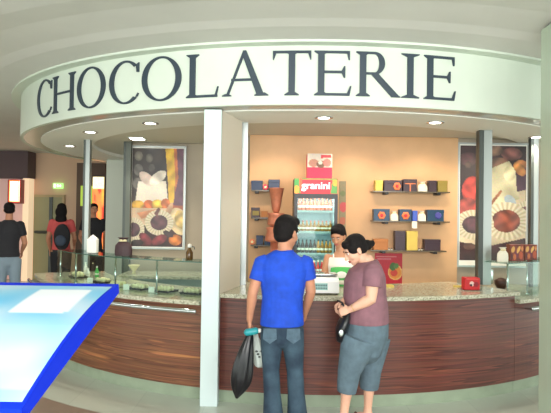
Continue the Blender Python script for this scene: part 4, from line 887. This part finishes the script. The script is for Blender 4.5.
bm=B(); tube(bm,[q+V(.045,0,.013),q+V(.062,0,.016)],[.018,.018],12,VZ); obj('bottle_cap',bm,M['whitecloth'],t,True)
# ---- woman in mauve, facing left
Yw_=4.58
def W_(px,py,dy=0): return P(px,py,Yw_+dy)
J=dict(pel=W_(365,333),nk=W_(366,261),hd=W_(355,250,0),shL=W_(373,272,-.17),shR=W_(366,270,.17),elL=W_(371,299,-.2),elR=W_(356,297,.2),wrL=W_(351,309,-.15),wrR=W_(344,301,.02),
 hpL=W_(360,338,-.09),hpR=W_(372,338,.09),knL=W_(349,372,-.09),knR=W_(370,372,.09),anL=W_(346,0,-.09),anR=W_(370,0,.09))
J['anL']=V(X(346,Yw_-.09),Yw_-.09,.09); J['anR']=V(X(370,Yw_+.09),Yw_+.09,.09)
SV=VY
# side = Y (width across body), second = X depth
tor=[(W_(365,345),.150,.135),(W_(366,334),.175,.165),(W_(367,322),.175,.158),(W_(367,308),.165,.150),(W_(364.5,295),.17,.155),(W_(365,283),.175,.152),(W_(367,273),.18,.130),(W_(368,266),.14,.09),(W_(367,261),.07,.065)]
wom=person('person','woman in mauve T-shirt and grey cropped trousers with black hair in a bun',J,dict(side=SV,fwd=-VX,torso=tor,R=hrot(90+12,28),skin=M['skin2'],hair=M['hair'],
 handL=(V(-1,.25,-.35),V(0,.8,-.6),V(0,.3,1),.7),handR=(V(-.8,-.25,-.5),V(.2,-.5,-.8),V(-.2,-1,.3),.7),footL=V(-1,-.15,0),footR=V(-1,.1,0),top=M['mauve'],bottom=M['greypant'],sleeve=.55,slg=1.22,armg=1.12,neckg=.98,
 top0=2,tr1=3,leglen=.45,sandal=True,shoe=mat('brown_sandal',(96,60,48),.6),legr=[(.125,.155),(.115,.130),(.086,.092),(.082,.086),(.074,.076)],legg=.9,tinf=.02,
 hairb=[((0,-.024,.048),(.082,.094,.082)),((0,-.052,.0),(.078,.062,.062)),((0,-.112,-.012),(.048,.044,.044)),((0,.05,.072),(.055,.036,.038)),((.05,.01,.03),(.032,.06,.05)),((-.05,.01,.03),(.032,.06,.05)),((0,-.15,-.02),(.03,.03,.028))]))
t=empty('handbag',W_(343,330,-.1),'small black handbag held open at the woman\'s waist','bag')
c=W_(343.5,323,-.07)
bm=B(); tube(bm,[c+V(.035,0,.10),c+V(.02,0,.05),c,c+V(-.02,0,-.06),c+V(-.03,0,-.125)],[(.05,.022),(.085,.036),(.10,.045),(.10,.046),(.075,.03)],20,VY); obj('bag_body',bm,M['blackbag'],t,True)
bm=B(); tube(bm,[c+V(.02,-.05,.10),c+V(-.02,-.04,.17),c+V(-.05,.0,.18),c+V(-.02,.05,.16),c+V(.02,.06,.10)],[.008]*5,8); obj('strap',bm,M['black'],t,True)
bm=B(); ball(bm,c+V(-.03,-.105,-.06),(.02,.008,.03),seg=12); obj('buckle',bm,M['chrome'],t,True)
wr=J['wrL']; bm=B(); d_=(J['wrL']-J['elL']).normalized(); tube(bm,[wr-d_*.03,wr-d_*.018],[.0305,.0305],16,VZ,closed_round=False); obj('bracelet',bm,mat('gold_metal',(214,176,90),.3,.8),wom,True)
bm=B(); 
# ---- cashier
Yc=5.98
def Cc(px,py,dy=0): return P(px,py,Yc+dy)
J=dict(pel=Cc(341,312),nk=Cc(340,251),hd=Cc(338,236,-.04),shL=Cc(352,258),shR=Cc(328,258),elL=Cc(357,279,-.03),elR=Cc(323,279,-.06),wrL=Cc(350,271,-.22),wrR=Cc(330,276,-.24),
 hpL=Cc(348,316),hpR=Cc(334,316),knL=Cc(348,355),knR=Cc(334,355),anL=V(X(348,Yc),Yc,.09),anR=V(X(334,Yc),Yc,.09))
tor=[(Cc(341,318),.13,.10),(Cc(341,310),.15,.11),(Cc(341,298),.13,.095),(Cc(341,286),.125,.09),(Cc(341,274),.145,.105),(Cc(340,265),.150,.105),(Cc(340,258),.135,.08),(Cc(340,254),.08,.06),(Cc(340,251),.052,.05)]
cas=person('person','shop assistant in white camisole with dark hair behind the counter holding a packet',J,dict(side=VX,fwd=-VY,torso=tor,R=hrot(180-25,24),skin=M['skin3'],hair=M['hair'],hs=.96,
 handL=(V(-.5,-.5,-.3),V(-.4,.2,-.6),V(0,-.2,1),.5),handR=(V(.6,-.5,-.1),V(.3,.3,-.6),V(0,-.3,1),.5),footL=-VY,footR=-VY,top=M['whitecloth'],bottom=M['blackcloth'],sleeve=0,tinf=.009,tr1=3,
 legr=[(.09,.095),(.08,.085),(.06,.06),(.055,.055),(.06,.06)],armg=.86,neckg=.85,vox=.007,
 hairb=[((0,-.022,.046),(.082,.092,.080)),((0,-.055,-.01),(.078,.06,.07)),((0,.035,.088),(.054,.042,.026)),((.068,-.03,.01),(.014,.04,.05)),((-.068,-.03,.01),(.014,.04,.05)),((0,-.12,-.01),(.045,.05,.05))]))
# camisole lowered: bare shoulders come from a shorter top
sh=[c for c in cas.children if c.name.startswith('shirt')][0]
zcut=Cc(340,257).z
bm=B(); bm.from_mesh(sh.data); bmesh.ops.bisect_plane(bm,geom=bm.verts[:]+bm.edges[:]+bm.faces[:],plane_co=(0,0,zcut),plane_no=(0,0,1),clear_outer=True); bm.to_mesh(sh.data); bm.free()
for px in (333.5,346.5):
    bm=B(); tube(bm,[Cc(px,257.5,-.088),Cc(px,254.5,-.055),Cc(px,254,.0),Cc(px,258,.088)],[.007]*4,8); obj('strap',bm,M['whitecloth'],sh,True)
t=empty('sweets_packet',Cc(342,284,-.3),'green and white printed packet held by the shop assistant','packet')
bm=B(); c=Cc(342,278,-.31); tube(bm,[c+V(0,0,.10),c+V(0,0,.07),c+V(0,0,-.01),c+V(0,0,-.07)],[(.115,.012),(.118,.028),(.112,.036),(.095,.026)],22,VX); obj('packet_body',bm,M['greenbag'],t,True)
bm=B(); ball(bm,c+V(-.01,-.034,.035),(.055,.006,.034),seg=16); obj('packet_print',bm,M['whitecloth'],t,True)
bm=B(); ball(bm,c+V(.0,-.038,-.04),(.06,.006,.022),seg=16); obj('packet_band',bm,M['whitebag'],t,True)
# ---- background people
def bystander(label,px,ptop,Y,yaw,top,bottom,longhair,sleeve=.6,skin='skin',wide=1.0,sl=True):
    hd=P(px,ptop,Y)-V(0,0,.115); H=hd.z+.115; x,y=hd.x,Y; k=H/1.72
    Rz=Matrix.Rotation(math.radians(yaw),3,'Z')
    def q(a,b,c): return V(x,y,0)+Rz@V(a,b,c*k)
    J=dict(pel=q(0,0,.93),nk=q(0,0,1.46),hd=hd,shL=q(-.17*wide,0,1.40),shR=q(.17*wide,0,1.40),elL=q(-.24*wide,.0,1.13),elR=q(.24*wide,.02,1.13),wrL=q(-.22*wide,.12,.90),wrR=q(.2*wide,.2,1.0),
      hpL=q(-.09,0,.90),hpR=q(.09,0,.90),knL=q(-.10,.02,.50),knR=q(.10,-.02,.50),anL=q(-.11,0,.09),anR=q(.11,0,.09)); J['anL'].z=J['anR'].z=.09
    J['gz']=-.011
    tor=[(q(0,0,.86),.13,.10),(q(0,0,.93),.165*wide,.12),(q(0,0,1.05),.145*wide,.10),(q(0,0,1.15),.145*wide,.10),(q(0,0,1.28),.17*wide,.115),(q(0,0,1.38),.17*wide,.10),(q(0,0,1.43),.11,.08),(q(0,0,1.47),.06,.06)]
    sd=Rz@VX; fw=Rz@VY
    hb=[((0,-.02,.045),(.082,.093,.08)),((0,-.05,0),(.078,.06,.06))]
    if longhair: hb+=[((0,-.06,-.04),(.105,.06,.11)),((0,-.06,-.16),(.10,.055,.10)),((.06,-.0,-.03),(.03,.05,.09)),((-.06,-.0,-.03),(.03,.05,.09))]
    return person('person',label,J,dict(side=sd,fwd=fw,torso=tor,R=Rz,skin=M[skin],hair=M['hair'],handL=(V(0,0,-1),sd,fw,.5),handR=(fw*.3-VZ,-sd,fw,.5),footL=fw,footR=fw,top=top,bottom=bottom,sleeve=sleeve,tr1=3,top0=1,vox=.014,
      legr=[(.1,.105),(.09,.095),(.07,.07),(.065,.07),(.065,.07)],hairb=hb))
bystander('man in dark T-shirt and pale jeans walking at the far left edge',9.5,202.5,8.6,25,M['blackcloth'],M['jeans2'],False,wide=.95)
w2=bystander('long haired woman in coral top seen from behind near the grey door',62,203.5,10.2,10,M['redcloth'],M['blackcloth'],True,wide=.95)
Yb=10.2; c=P(62,236,Yb-.16)
t=empty('backpack',c-V(0,0,.2),'dark backpack on the back of the woman in coral','backpack'); bm=B(); ball(bm,c+V(0,-.0,-.02),(.15,.075,.24),seg=20); obj('pack_body',bm,M['blackcloth'],t,True); bm=B(); ball(bm,c+V(0,-.07,-.08),(.1,.035,.1),seg=14); obj('front_pocket',bm,mat('slate_cloth',(60,72,90),.8),t,True)
bystander('man in black T-shirt standing behind the left glass display',94,203.5,10.7,205,M['blackcloth'],M['blackcloth'],False,wide=1.0)
# ================================================================ LIGHT
w=bpy.data.worlds.new('world'); S.world=w; w.use_nodes=True; bg=w.node_tree.nodes['Background']; bg.inputs[0].default_value=lin((236,244,238)); bg.inputs[1].default_value=2.5
lamp('AREA','mall_ceiling_lamp',(.5,-1.0,3.1),260,(1,.98,.97),size=(6,3),target=(.5,2.2,.5))
lamp('AREA','ceiling_fill_lamp',(.5,-2.2,2.0),170,(1,.97,.97),size=(8,2),target=(.5,0.3,3.4))  # unseen uplight added behind the camera to brighten the ceiling
lamp('AREA','mall_ceiling_lamp',(-6.5,8,3.1),35,(1,.88,.74),size=(4,6),target=(-6.5,8,0))
